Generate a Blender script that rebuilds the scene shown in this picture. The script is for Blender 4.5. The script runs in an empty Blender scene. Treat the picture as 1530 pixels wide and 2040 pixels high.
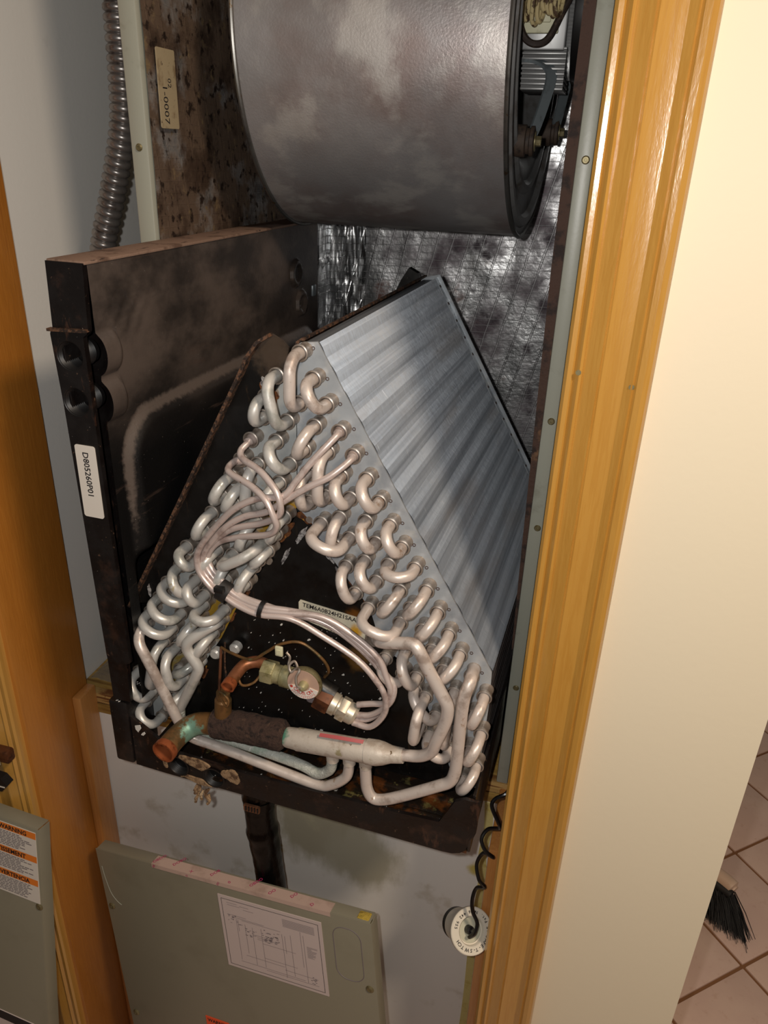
import bpy, bmesh, math, random
from mathutils import Vector, Matrix
from mathutils.geometry import tessellate_polygon
random.seed(7)
S = bpy.context.scene
COL = S.collection
PI = math.pi
rad = math.radians

# ------------------------------------------------------------------ camera
cam_d = bpy.data.cameras.new('camera'); cam = bpy.data.objects.new('camera', cam_d); COL.objects.link(cam)
cam_d.sensor_fit = 'VERTICAL'; cam_d.sensor_height = 24.0; cam_d.lens = 24.0 * 1520 / 2040
cam_d.clip_start = 0.02; cam_d.clip_end = 60
pit, yaw, rol = rad(-25.45), rad(-14.5), rad(2.13)
fwd = Vector((math.sin(yaw) * math.cos(pit), math.cos(yaw) * math.cos(pit), math.sin(pit)))
rgt = Vector((math.cos(yaw), -math.sin(yaw), 0)); upv = rgt.cross(fwd)
r2 = rgt * math.cos(rol) + upv * math.sin(rol); u2 = -rgt * math.sin(rol) + upv * math.cos(rol)
CAM = Vector((0.2411, -0.7425, 1.5))
cam.matrix_world = Matrix(((r2.x, u2.x, -fwd.x, CAM.x), (r2.y, u2.y, -fwd.y, CAM.y), (r2.z, u2.z, -fwd.z, CAM.z), (0, 0, 0, 1)))
S.camera = cam

# ------------------------------------------------------------------ world, lamps, exposure
W = bpy.data.worlds.new('room_air'); S.world = W; W.use_nodes = True
bg = W.node_tree.nodes['Background']; bg.inputs[0].default_value = (1.0, 0.92, 0.83, 1); bg.inputs[1].default_value = 0.10

def lamp(name, kind, loc, energy, col, size):
    d = bpy.data.lights.new(name, kind); d.energy = energy; d.color = col
    if kind == 'AREA': d.shape = 'DISK'; d.size = size
    else: d.shadow_soft_size = size
    o = bpy.data.objects.new(name, d); COL.objects.link(o); o.location = loc
    return o
flash = lamp('phone_flash', 'POINT', CAM - r2 * 0.028 + u2 * 0.012, 11.0, (1.0, 0.968, 0.918), 0.006)
ceil_l = lamp('ceiling_lamp', 'AREA', (0.95, -0.85, 2.38), 21.0, (1.0, 0.80, 0.60), 0.28)
S.view_settings.view_transform = 'Standard'; S.view_settings.look = 'None'
S.view_settings.exposure = 0.0; S.view_settings.gamma = 1.0; S.view_settings.use_curve_mapping = False

# ------------------------------------------------------------------ materials
def lin(c):
    if max(c) <= 1.0 and not isinstance(c[0], int): return (c[0], c[1], c[2], 1)
    f = lambda v: (v / 255 / 12.92) if v <= 10 else ((v / 255 + 0.055) / 1.055) ** 2.4
    return (f(c[0]), f(c[1]), f(c[2]), 1)

class NT:
    def __init__(s, name):
        s.m = bpy.data.materials.new(name); s.m.use_nodes = True; s.t = s.m.node_tree
        s.b = s.t.nodes['Principled BSDF']; s.tc = s.n('ShaderNodeTexCoord'); s.co = s.tc.outputs['Object']
    def n(s, ty, **kw):
        x = s.t.nodes.new(ty)
        for k, v in kw.items(): setattr(x, k, v)
        return x
    def l(s, a, b): s.t.links.new(a, b)
    def vec(s, scale=(1, 1, 1), rot=(0, 0, 0), loc=(0, 0, 0)):
        m = s.n('ShaderNodeMapping'); m.inputs['Scale'].default_value = scale; m.inputs['Rotation'].default_value = rot
        m.inputs['Location'].default_value = loc; s.l(s.co, m.inputs['Vector']); return m.outputs['Vector']
    def noise(s, scale, detail=4, seed=0.0, rough=0.6, dist=0.0):
        v = (scale, scale, scale) if not hasattr(scale, '__len__') else scale
        x = s.n('ShaderNodeTexNoise'); x.inputs['Scale'].default_value = 1.0; x.inputs['Detail'].default_value = detail
        x.inputs['Roughness'].default_value = rough; x.inputs['Distortion'].default_value = dist
        s.l(s.vec(v, loc=(seed, seed * 1.7, seed * 0.6)), x.inputs['Vector']); return x.outputs['Fac']
    def ramp(s, f, lo, hi, a=0.0, b=1.0):
        x = s.n('ShaderNodeMapRange'); x.interpolation_type = 'SMOOTHSTEP'
        x.inputs['From Min'].default_value = lo; x.inputs['From Max'].default_value = hi
        x.inputs['To Min'].default_value = a; x.inputs['To Max'].default_value = b
        s.l(f, x.inputs['Value']); return x.outputs['Result']
    def math(s, op, a, b):
        x = s.n('ShaderNodeMath', operation=op)
        for i, v in enumerate((a, b)):
            if isinstance(v, (int, float)): x.inputs[i].default_value = v
            else: s.l(v, x.inputs[i])
        return x.outputs[0]
    def mix(s, f, a, b):
        x = s.n('ShaderNodeMix', data_type='RGBA'); s.l(f, x.inputs['Factor']) if not isinstance(f, float) else setattr(x.inputs['Factor'], 'default_value', f)
        for k, v in (('A', a), ('B', b)):
            i = [q for q in x.inputs if q.name == k and q.type == 'RGBA'][0]
            if isinstance(v, tuple): i.default_value = lin(v)
            else: s.l(v, i)
        return [q for q in x.outputs if q.type == 'RGBA'][0]
    def spot(s, c, r, soft, ns=60, na=0.6, seed=0.0):
        d = s.n('ShaderNodeVectorMath', operation='DISTANCE'); s.l(s.co, d.inputs[0]); d.inputs[1].default_value = c
        nz = s.math('MULTIPLY', s.math('SUBTRACT', s.noise(ns, 5, seed), 0.5), na * r * 2)
        return s.ramp(s.math('ADD', d.outputs['Value'], nz), r - soft, r + soft, 1.0, 0.0)

def mat(name, col, rough=0.5, metal=0.0, layers=(), bump=None, rvar=None, coat=0.0, spec=0.5, mvar=None):
    t = NT(name); c = col
    for ly in layers:
        if ly[0] == 'n':        # noise: scale, lo, hi, colour, seed
            f = t.ramp(t.noise(ly[1], 6, ly[5] if len(ly) > 5 else 0.0), ly[2], ly[3])
        else:                   # spot: centre, radius, soft, colour, noise scale, noise amp
            f = t.spot(ly[1], ly[2], ly[3], ly[5] if len(ly) > 5 else 60, ly[6] if len(ly) > 6 else 0.6)
        if ly[0] == 'n' and len(ly) > 6: f = t.math('MULTIPLY', f, ly[6])
        c = t.mix(f, c, ly[4])
    if isinstance(c, tuple): t.b.inputs['Base Color'].default_value = lin(c)
    else: t.l(c, t.b.inputs['Base Color'])
    t.b.inputs['Roughness'].default_value = rough; t.b.inputs['Metallic'].default_value = metal
    t.b.inputs['Specular IOR Level'].default_value = spec
    if coat: t.b.inputs['Coat Weight'].default_value = coat; t.b.inputs['Coat Roughness'].default_value = 0.15
    if rvar: t.l(t.ramp(t.noise(rvar[0], 5, 3.3), 0.35, 0.65, rvar[1], rvar[2]), t.b.inputs['Roughness'])
    if mvar: t.l(t.ramp(t.noise(mvar[0], 5, 1.3), 0.4, 0.6, mvar[1], mvar[2]), t.b.inputs['Metallic'])
    if bump:
        bn = t.n('ShaderNodeBump'); bn.inputs['Strength'].default_value = bump[1]; bn.inputs['Distance'].default_value = bump[2] if len(bump) > 2 else 0.002
        t.l(t.noise(bump[0], 6, 5.1), bn.inputs['Height']); t.l(bn.outputs['Normal'], t.b.inputs['Normal'])
    return t.m

def wood_mat(name, base, dark, light, rough=0.3):
    t = NT(name)
    warp = t.noise((9, 9, 1.3), 3, 2.0, 0.5)
    v = t.vec((1, 1, 0.06)); 
    w = t.n('ShaderNodeTexWave', wave_type='BANDS', bands_direction='X', wave_profile='SIN')
    w.inputs['Scale'].default_value = 22; w.inputs['Distortion'].default_value = 7; w.inputs['Detail'].default_value = 3; w.inputs['Detail Scale'].default_value = 14
    t.l(v, w.inputs['Vector'])
    c = t.mix(t.ramp(w.outputs['Fac'], 0.3, 1.0, 0.0, 0.3), base, dark)
    c = t.mix(t.ramp(warp, 0.45, 0.7, 0.0, 0.6), c, light)
    c = t.mix(t.ramp(t.noise((260, 260, 7), 4, 1.0), 0.52, 0.72, 0.0, 0.35), c, dark)
    t.l(c, t.b.inputs['Base Color']); t.b.inputs['Roughness'].default_value = rough
    t.b.inputs['Coat Weight'].default_value = 0.7; t.b.inputs['Coat Roughness'].default_value = 0.2
    bn = t.n('ShaderNodeBump'); bn.inputs['Strength'].default_value = 0.25; bn.inputs['Distance'].default_value = 0.001
    t.l(t.noise((300, 300, 60), 3, 0), bn.inputs['Height']); t.l(bn.outputs['Normal'], t.b.inputs['Normal']); t.l(bn.outputs['Normal'], t.b.inputs['Coat Normal'])
    return t.m

def foil_mat(name, axis, dirts, rough=0.3, crinkle=0.5, base=(0.78, 0.79, 0.8), csc=26, fine=0.25, thread=0.5):
    # reinforced foil facing: scrim threads pressed through a metal skin, with dirt films on it
    t = NT(name)
    def band(scale, rotv):
        w = t.n('ShaderNodeTexWave', wave_type='BANDS', bands_direction='Z', wave_profile='SIN'); w.inputs['Scale'].default_value = scale
        w.inputs['Distortion'].default_value = 0.6; w.inputs['Detail Scale'].default_value = 2
        t.l(t.vec((1, 1, 1), rotv), w.inputs['Vector']); return t.ramp(w.outputs['Fac'], 0.95, 0.995)
    if axis == 'Y': r1, r2_ = (0, rad(2), 0), (0, rad(76), 0)
    else: r1, r2_ = (rad(2), 0, 0), (rad(80), 0, 0)
    thr = t.math('MAXIMUM', band(28, r1), band(13, r2_))
    col = base; k = None; thl = t.math('MULTIPLY', thr, thread)
    for sc, lo, hi, cc, seed in dirts:
        f = t.ramp(t.noise(sc, 6, seed), lo, hi); col = t.mix(f, col, cc)
        k = f if k is None else t.math('MAXIMUM', k, f)
    col = t.mix(thl, col, (200, 198, 200))  # thread lines lightened in colour to paint flash glints on their raised edges
    t.l(col, t.b.inputs['Base Color'])
    t.l(t.ramp(k, 0.0, 1.0, 1.0, 0.55), t.b.inputs['Metallic']); t.l(t.ramp(k, 0.0, 1.0, rough, 0.6), t.b.inputs['Roughness'])
    h = t.math('ADD', t.math('MULTIPLY', thr, 0.3 if thread else 0.08), t.math('MULTIPLY', t.noise(csc, 3, 8.0, 0.5), 1.6 * crinkle * 26 / csc))
    h = t.math('ADD', h, t.math('MULTIPLY', t.noise(170, 3, 4.0, 0.5), fine))
    bn = t.n('ShaderNodeBump'); bn.inputs['Strength'].default_value = 0.6; bn.inputs['Distance'].default_value = 0.004
    t.l(h, bn.inputs['Height']); t.l(bn.outputs['Normal'], t.b.inputs['Normal'])
    return t.m

M = {}
M['cream'] = mat('cream_paint', (234, 222, 196), 0.55, bump=((120, 120, 120), 0.12, 0.001))
M['closet'] = mat('closet_white_paint', (226, 225, 222), 0.6, layers=[('n', 9, 0.6, 0.75, (185, 184, 180), 1.0, 0.6), ('n', (150, 150, 30), 0.7, 0.74, (150, 145, 138), 4.0, 0.5)], bump=(150, 0.15, 0.001))
M['drywall'] = mat('stained_drywall', (240, 236, 230), 0.65, layers=[
    ('n', 14, 0.58, 0.72, (205, 196, 180), 2.0, 0.7),
    ('s', (-0.03, 0.0, 0.63), 0.075, 0.022, (178, 170, 148), (30, 30, 14), 0.6), ('s', (0.035, 0.0, 0.58), 0.055, 0.02, (186, 180, 160), (34, 34, 16), 0.6),
    ('s', (-0.045, 0.0, 0.70), 0.06, 0.02, (198, 190, 160), 20, 0.8), ('s', (-0.10, 0.0, 0.56), 0.014, 0.003, (170, 146, 92), 90, 0.9),
    ('s', (0.2, 0.0, 0.62), 0.012, 0.006, (205, 186, 100), 40, 0.9)], bump=(60, 0.2, 0.001))
M['wood'] = wood_mat('honey_stained_pine', (188, 139, 62), (172, 119, 42), (198, 152, 80))
M['wood_d'] = wood_mat('stained_pine_jamb', (184, 118, 44), (160, 96, 30), (194, 130, 56), 0.45)
M['stop'] = wood_mat('worn_pine_stop', (190, 128, 66), (160, 96, 40), (204, 146, 84), 0.45)
M['ply'] = mat('dirty_plywood', (172, 138, 72), 0.6, layers=[('n', (12, 90, 90), 0.45, 0.7, (128, 92, 40), 1.0), ('n', 35, 0.62, 0.72, (92, 68, 38), 5.0, 0.7)], bump=(80, 0.4, 0.002))
M['plyedge'] = mat('plywood_edge', (196, 158, 96), 0.7, layers=[('n', (15, 15, 300), 0.45, 0.6, (120, 72, 34), 1.0), ('n', 60, 0.6, 0.7, (80, 46, 24), 2.0)], bump=((20, 20, 400), 0.6, 0.002))
M['grey'] = mat('grey_green_enamel', (136, 131, 114), 0.38, layers=[('n', 10, 0.5, 0.8, (126, 121, 104), 2.0), ('n', 300, 0.72, 0.76, (186, 186, 172), 1.0, 0.5)], bump=(500, 0.1, 0.0006))
M['flange'] = mat('cabinet_flange_enamel', (160, 161, 148), 0.38, layers=[('n', 26, 0.6, 0.75, (142, 142, 128), 2.0), ('n', (40, 40, 12), 0.68, 0.72, (190, 188, 176), 7.0, 0.5), ('n', 130, 0.75, 0.78, (96, 84, 60), 3.0)], bump=(300, 0.12, 0.0006))
M['brown'] = mat('dirty_brown_insulation_edge', (74, 52, 42), 0.8, layers=[('n', 60, 0.5, 0.65, (44, 32, 28), 2.0), ('n', 28, 0.62, 0.7, (112, 82, 58), 6.0)], bump=(200, 0.6, 0.002))
M['foil_back'] = foil_mat('foil_back', 'Y', [(9, 0.42, 0.66, (112, 100, 106), 2.0), (24, 0.5, 0.7, (74, 64, 70), 5.0), (14, 0.62, 0.74, (116, 84, 76), 9.0)], 0.36, 0.3)
M['foil_bright'] = foil_mat('foil_crumpled', 'Y', [(18, 0.56, 0.7, (92, 88, 88), 2.0)], 0.26, 0.42, (0.78, 0.79, 0.8), 9, 0.03)
M['foil_left'] = foil_mat('foil_left_soiled', 'X', [(16, 0.26, 0.5, (124, 104, 88), 1.0), (26, 0.46, 0.66, (88, 70, 58), 4.0), (75, 0.54, 0.64, (58, 45, 38), 9.0), (60, 0.58, 0.7, (150, 128, 98), 6.0)], 0.4, 0.3, thread=0.0)
M['housing'] = mat('dusty_galvanised_housing', (176, 172, 172), 0.46, 0.62, layers=[('n', 5, 0.42, 0.66, (158, 142, 138), 3.0), ('n', (13, 22, 9), 0.48, 0.62, (208, 203, 198), 6.0, 0.75), ('n', 420, 0.7, 0.74, (198, 196, 192), 1.0, 0.5), ('n', 130, 0.76, 0.8, (190, 186, 182), 4.0, 0.6)], rvar=(14, 0.36, 0.5), bump=(420, 0.3, 0.0008))
M['side'] = mat('blower_side_steel', (128, 128, 128), 0.42, 0.35, layers=[('n', 30, 0.5, 0.7, (100, 94, 90), 2.0)], bump=(300, 0.1, 0.0006))
M['rim'] = mat('rolled_rim_steel', (128, 126, 122), 0.38, 0.85, layers=[('n', 70, 0.62, 0.7, (110, 84, 50), 2.0), ('n', 25, 0.5, 0.7, (90, 86, 84), 5.0)])
M['alu'] = mat('motor_aluminium', (150, 150, 150), 0.4, 0.5, layers=[('n', 60, 0.55, 0.7, (110, 106, 104), 2.0)])
M['strap'] = mat('zinc_motor_strap', (118, 126, 130), 0.4, 0.3, layers=[('n', 50, 0.5, 0.7, (80, 84, 86), 2.0)])
M['black'] = mat('black_plastic', (22, 20, 20), 0.45)
M['rubber'] = mat('black_rubber', (34, 31, 30), 0.6, layers=[('n', 90, 0.55, 0.7, (70, 58, 50), 2.0, 0.6)])
M['grom'] = mat('dusty_brown_grommet', (70, 56, 46), 0.7, layers=[('n', 120, 0.5, 0.7, (40, 32, 28), 2.0)])
M['brass'] = mat('brass_bolt', (128, 118, 86), 0.45, 0.5, layers=[('n', 200, 0.55, 0.7, (90, 70, 30), 2.0)])
M['creamplastic'] = mat('cream_plastic', (206, 202, 170), 0.5, layers=[('n', 50, 0.6, 0.75, (150, 140, 110), 2.0, 0.7)])
M['wire'] = mat('dirty_cream_wire', (196, 178, 132), 0.55, layers=[('n', 110, 0.5, 0.6, (84, 62, 44), 2.0)])
M['cable'] = mat('dusty_dark_cable', (48, 36, 30), 0.6, layers=[('n', 90, 0.55, 0.66, (92, 74, 60), 2.0)])
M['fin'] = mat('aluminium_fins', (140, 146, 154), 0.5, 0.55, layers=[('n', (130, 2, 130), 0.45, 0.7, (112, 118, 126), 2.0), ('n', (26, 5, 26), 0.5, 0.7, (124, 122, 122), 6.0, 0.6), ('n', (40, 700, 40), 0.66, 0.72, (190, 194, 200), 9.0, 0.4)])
M['findark'] = mat('dark_lower_fins', (62, 58, 58), 0.55, 0.3, layers=[('n', (60, 8, 60), 0.45, 0.7, (38, 34, 34), 2.0)])  # darker, less metallic tone for the lower fin run
M['galv'] = mat('galvanised_end_plate', (176, 182, 188), 0.42, 0.35, layers=[('n', 26, 0.45, 0.7, (152, 158, 166), 2.0), ('n', 60, 0.5, 0.66, (190, 190, 188), 5.0, 0.5), ('n', 38, 0.66, 0.74, (146, 118, 96), 11.0, 0.8)], rvar=(40, 0.3, 0.5))
M['galv_l'] = mat('galvanised_end_plate_stained', (180, 184, 184), 0.42, 0.3, layers=[('n', 26, 0.45, 0.7, (154, 160, 164), 2.0), ('n', 30, 0.6, 0.7, (176, 150, 66), 8.0, 0.9), ('s', (-0.02, 0.045, 0.31), 0.035, 0.01, (170, 132, 38), 80, 0.9), ('s', (-0.09, 0.045, 0.19), 0.03, 0.01, (172, 138, 50), 80, 0.9), ('s', (-0.135, 0.045, 0.1), 0.03, 0.012, (160, 138, 66), 80, 0.9)], rvar=(40, 0.3, 0.5))
M['tube'] = mat('oxidised_aluminium_tube', (212, 200, 192), 0.36, 0.3, layers=[('n', 45, 0.5, 0.68, (168, 152, 142), 2.0), ('n', 80, 0.63, 0.7, (150, 110, 70), 6.0, 0.6), ('n', 300, 0.72, 0.75, (92, 74, 56), 3.0)], rvar=(60, 0.28, 0.5))
M['tube_l'] = mat('grey_white_aluminium_tube', (202, 199, 194), 0.38, 0.28, layers=[('n', 45, 0.5, 0.68, (164, 164, 158), 3.0), ('n', 70, 0.64, 0.7, (160, 140, 80), 9.0, 0.6), ('n', 300, 0.72, 0.75, (100, 88, 66), 3.0)], rvar=(60, 0.28, 0.5))
M['collar'] = mat('tarnished_collar', (150, 138, 128), 0.42, 0.55, layers=[('n', 90, 0.48, 0.64, (176, 168, 160), 2.0), ('n', 120, 0.6, 0.68, (120, 88, 58), 5.0, 0.8)])
M['capil'] = mat('dull_capillary_tube', (206, 190, 184), 0.36, 0.35, layers=[('n', 60, 0.5, 0.7, (166, 146, 140), 2.0), ('n', 200, 0.68, 0.73, (130, 100, 70), 6.0)])
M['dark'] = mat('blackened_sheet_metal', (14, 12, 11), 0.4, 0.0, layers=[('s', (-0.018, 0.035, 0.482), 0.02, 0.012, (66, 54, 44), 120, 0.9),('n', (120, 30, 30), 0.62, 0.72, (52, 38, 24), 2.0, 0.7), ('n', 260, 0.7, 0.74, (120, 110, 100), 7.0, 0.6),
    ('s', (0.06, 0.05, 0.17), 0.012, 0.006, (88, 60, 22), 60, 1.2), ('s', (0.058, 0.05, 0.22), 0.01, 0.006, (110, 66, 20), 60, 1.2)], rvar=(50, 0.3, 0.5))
M['rustedge'] = mat('rusted_black_metal', (40, 27, 20), 0.65, 0.0, layers=[('n', 180, 0.45, 0.6, (98, 68, 48), 2.0), ('n', 420, 0.6, 0.68, (128, 104, 88), 5.0, 0.7)], bump=(300, 0.6, 0.001))
M['rust'] = mat('orange_rust', (108, 62, 24), 0.8, layers=[('n', 150, 0.45, 0.6, (72, 38, 16), 2.0), ('n', 220, 0.6, 0.68, (186, 132, 40), 5.0)], bump=(300, 0.8, 0.002))
M['salt'] = mat('white_corrosion', (170, 166, 164), 0.8, layers=[('n', 260, 0.45, 0.6, (96, 90, 90), 2.0)], bump=(400, 0.8, 0.002))
M['pan'] = mat('dirty_black_plastic_pan', (19, 14, 13), 0.42, layers=[('n', 34, 0.56, 0.74, (56, 38, 30), 2.0, 0.7), ('n', 160, 0.64, 0.72, (110, 84, 66), 6.0, 0.7), ('n', (70, 70, 22), 0.62, 0.7, (72, 48, 36), 12.0, 0.7), ('n', 500, 0.72, 0.76, (190, 180, 170), 3.0)], rvar=(40, 0.3, 0.55), bump=(200, 0.15, 0.001))
M['panin'] = mat('pan_floor_sludge', (34, 26, 20), 0.35, layers=[('n', 30, 0.5, 0.62, (96, 54, 24), 2.0), ('n', 60, 0.6, 0.68, (112, 104, 62), 6.0, 0.7)], bump=(120, 0.5, 0.002))
def side_pan_mat():
    t = NT('dusty_black_side_pan')
    sep = t.n('ShaderNodeSeparateXYZ'); t.l(t.co, sep.inputs[0])
    dust = t.ramp(t.noise((14, 10, 16), 6, 2.0), 0.34, 0.64, 0.25, 1.0)
    zone = t.ramp(sep.outputs['Z'], 0.36, 0.46)      # the settled dust film lies above the pocket
    c = t.mix(t.math('MULTIPLY', t.math('MULTIPLY', dust, zone), 0.72), (15, 14, 14), (106, 93, 85))
    at = t.n('ShaderNodeAttribute', attribute_name='dust')
    led = t.ramp(t.math('ADD', at.outputs['Fac'], t.math('MULTIPLY', t.math('SUBTRACT', t.noise(150, 5, 3.0), 0.5), 0.9)), 0.2, 0.75)
    c = t.mix(t.math('MULTIPLY', led, 0.85), c, (96, 85, 78))
    c = t.mix(t.ramp(t.noise(420, 3, 5.0), 0.73, 0.76), c, (150, 140, 132))
    c = t.mix(t.math('MULTIPLY', t.ramp(t.noise((90, 8, 90), 4, 7.0), 0.62, 0.74), 0.5), c, (78, 62, 54))
    t.l(c, t.b.inputs['Base Color']); t.b.inputs['Roughness'].default_value = 0.42
    bn = t.n('ShaderNodeBump'); bn.inputs['Strength'].default_value = 0.2; bn.inputs['Distance'].default_value = 0.001
    t.l(t.noise(300, 4, 1.0), bn.inputs['Height']); t.l(bn.outputs['Normal'], t.b.inputs['Normal'])
    return t.m
M['sidepan'] = side_pan_mat()
M['dust'] = mat('settled_grey_dust', (104, 92, 86), 0.9, layers=[('n', 160, 0.5, 0.7, (74, 64, 60), 2.0)], bump=(500, 0.6, 0.001))
M['dusttop'] = mat('brown_dust_film', (132, 106, 90), 0.9, layers=[('n', (40, 30, 40), 0.52, 0.66, (96, 72, 58), 2.0), ('n', (90, 26, 90), 0.64, 0.7, (40, 28, 24), 6.0)], bump=(500, 0.5, 0.001))
M['copper'] = mat('copper_pipe', (150, 96, 66), 0.38, 0.55, layers=[('n', 60, 0.48, 0.66, (118, 76, 44), 2.0), ('n', 46, 0.62, 0.68, (120, 150, 128), 9.0, 0.8)], rvar=(60, 0.28, 0.5))
M['copper_old'] = mat('verdigris_copper_elbow', (128, 92, 54), 0.5, 0.5, layers=[('n', 50, 0.46, 0.62, (92, 74, 46), 2.0), ('n', 70, 0.6, 0.7, (120, 124, 88), 4.0, 0.7), ('s', (-0.104, -0.008, 0.076), 0.013, 0.003, (122, 160, 142), 150, 1.0)], bump=(300, 0.3, 0.001))
M['copper_in'] = mat('bare_copper_end', (168, 92, 54), 0.45, 0.5, layers=[('n', 120, 0.5, 0.68, (112, 56, 28), 2.0)])
M['foam'] = mat('brown_felt_sleeve', (62, 44, 36), 0.95, layers=[('n', 180, 0.48, 0.66, (36, 24, 20), 2.0), ('n', 60, 0.6, 0.7, (88, 66, 52), 5.0)], bump=(260, 1.0, 0.003))
M['mani'] = mat('chalky_aluminium_manifold', (204, 194, 182), 0.48, 0.2, layers=[('n', 50, 0.5, 0.64, (180, 166, 152), 2.0), ('n', 60, 0.62, 0.7, (148, 136, 96), 7.0, 0.8), ('n', 130, 0.68, 0.72, (96, 74, 46), 5.0), ('s', (-0.006, 0.0, 0.094), 0.008, 0.003, (84, 138, 116), 150, 0.8)], bump=(200, 0.3, 0.001))
M['mani_g'] = mat('frosted_green_white_tube', (184, 186, 178), 0.6, 0.1, layers=[('n', 60, 0.5, 0.66, (152, 172, 156), 2.0, 0.7), ('n', 160, 0.58, 0.66, (214, 216, 208), 7.0)], bump=(250, 0.8, 0.002))
M['nut_g'] = mat('greenish_brass_nut', (168, 160, 122), 0.5, 0.45, layers=[('n', 70, 0.5, 0.66, (134, 128, 88), 2.0), ('n', 110, 0.62, 0.7, (120, 168, 150), 5.0, 0.8)], bump=(250, 0.3, 0.001))
M['nut_b'] = mat('rusty_brown_nut', (96, 56, 32), 0.5, 0.4, layers=[('n', 90, 0.5, 0.66, (62, 34, 20), 2.0)])
M['distm'] = mat('pale_metal_distributor', (200, 190, 172), 0.4, 0.5, layers=[('n', 90, 0.52, 0.68, (166, 150, 120), 2.0)])
M['paper'] = mat('white_label', (222, 214, 204), 0.55)
M['paper_c'] = mat('cream_label', (214, 206, 184), 0.55, layers=[('s', (0.058, 0.05, 0.205), 0.006, 0.003, (214, 158, 30), 120, 1.0), ('n', 40, 0.6, 0.7, (226, 190, 110), 3.0, 0.5)])
M['paper_old'] = mat('yellowed_old_label', (166, 150, 120), 0.7, layers=[('n', 40, 0.5, 0.64, (128, 108, 80), 2.0), ('n', 120, 0.62, 0.7, (70, 54, 40), 5.0)])
M['paper_d'] = mat('pinkish_diagram_paper', (206, 190, 186), 0.6)
M['pink'] = mat('pale_pink_metal_disc', (218, 184, 164), 0.4, 0.4)
M['ink'] = mat('black_ink', (34, 30, 32), 0.6)
M['inkgrey'] = mat('grey_ink', (120, 110, 114), 0.6)
M['inkred'] = mat('red_ink', (196, 66, 50), 0.6)
M['orange'] = mat('orange_warning_band', (232, 128, 42), 0.55)
M['redor'] = mat('red_orange_sticker', (240, 86, 38), 0.5)
M['magenta'] = mat('magenta_ink', (176, 44, 98), 0.6)
M['tape'] = mat('clear_printed_tape', (196, 170, 158), 0.3, layers=[('n', 30, 0.5, 0.7, (176, 150, 138), 2.0)])
M['conduit'] = mat('flexible_steel_conduit', (140, 135, 132), 0.32, 0.7, layers=[('n', 60, 0.5, 0.7, (100, 92, 88), 2.0)])
M['tapeblack'] = mat('glossy_black_vinyl_tape', (5, 5, 5), 0.26, bump=((60, 60, 30), 0.7, 0.002), spec=0.22)
M['clamp'] = mat('coppery_hose_clamp', (150, 104, 76), 0.4, 0.6)
M['white'] = mat('white_plastic', (224, 216, 200), 0.45)
M['switchclear'] = mat('pale_translucent_plastic', (198, 196, 176), 0.3)
M['cordm'] = mat('glossy_black_cord', (16, 15, 16), 0.3)
M['chalk'] = mat('white_flakes', (208, 204, 198), 0.8)
M['putty'] = mat('brown_putty', (150, 122, 92), 0.85, layers=[('n', 120, 0.45, 0.62, (92, 66, 44), 2.0), ('n', 60, 0.6, 0.7, (190, 168, 136), 5.0)], bump=(200, 0.9, 0.003))
M['tile'] = mat('pinkish_floor_tile', (208, 178, 164), 0.42, layers=[('n', 6, 0.4, 0.7, (216, 188, 172), 2.0), ('n', 60, 0.55, 0.75, (186, 148, 128), 5.0, 0.4)])
M['grout'] = mat('brown_grout', (128, 88, 56), 0.85, bump=(300, 0.4, 0.001))
M['bristle'] = mat('black_bristles', (20, 18, 18), 0.6)
M['handle'] = mat('beige_brush_handle', (206, 178, 156), 0.45)
M['redfilm'] = mat('faded_red_tape', (176, 84, 84), 0.5)
M['yellowglue'] = mat('dried_yellow_adhesive', (212, 196, 128), 0.7, layers=[('n', 60, 0.5, 0.7, (196, 176, 96), 2.0)], bump=(120, 0.5, 0.002))
M['insul'] = mat('yellow_fibreglass', (196, 168, 70), 0.95, bump=(200, 1.0, 0.004))
def glass_mat():
    t = NT('clear_plastic_film'); b = t.b
    b.inputs['Base Color'].default_value = (0.75, 0.74, 0.68, 1); b.inputs['Transmission Weight'].default_value = 0.85; b.inputs['Roughness'].default_value = 0.12; b.inputs['IOR'].default_value = 1.2
    return t.m
M['film'] = glass_mat()

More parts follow.
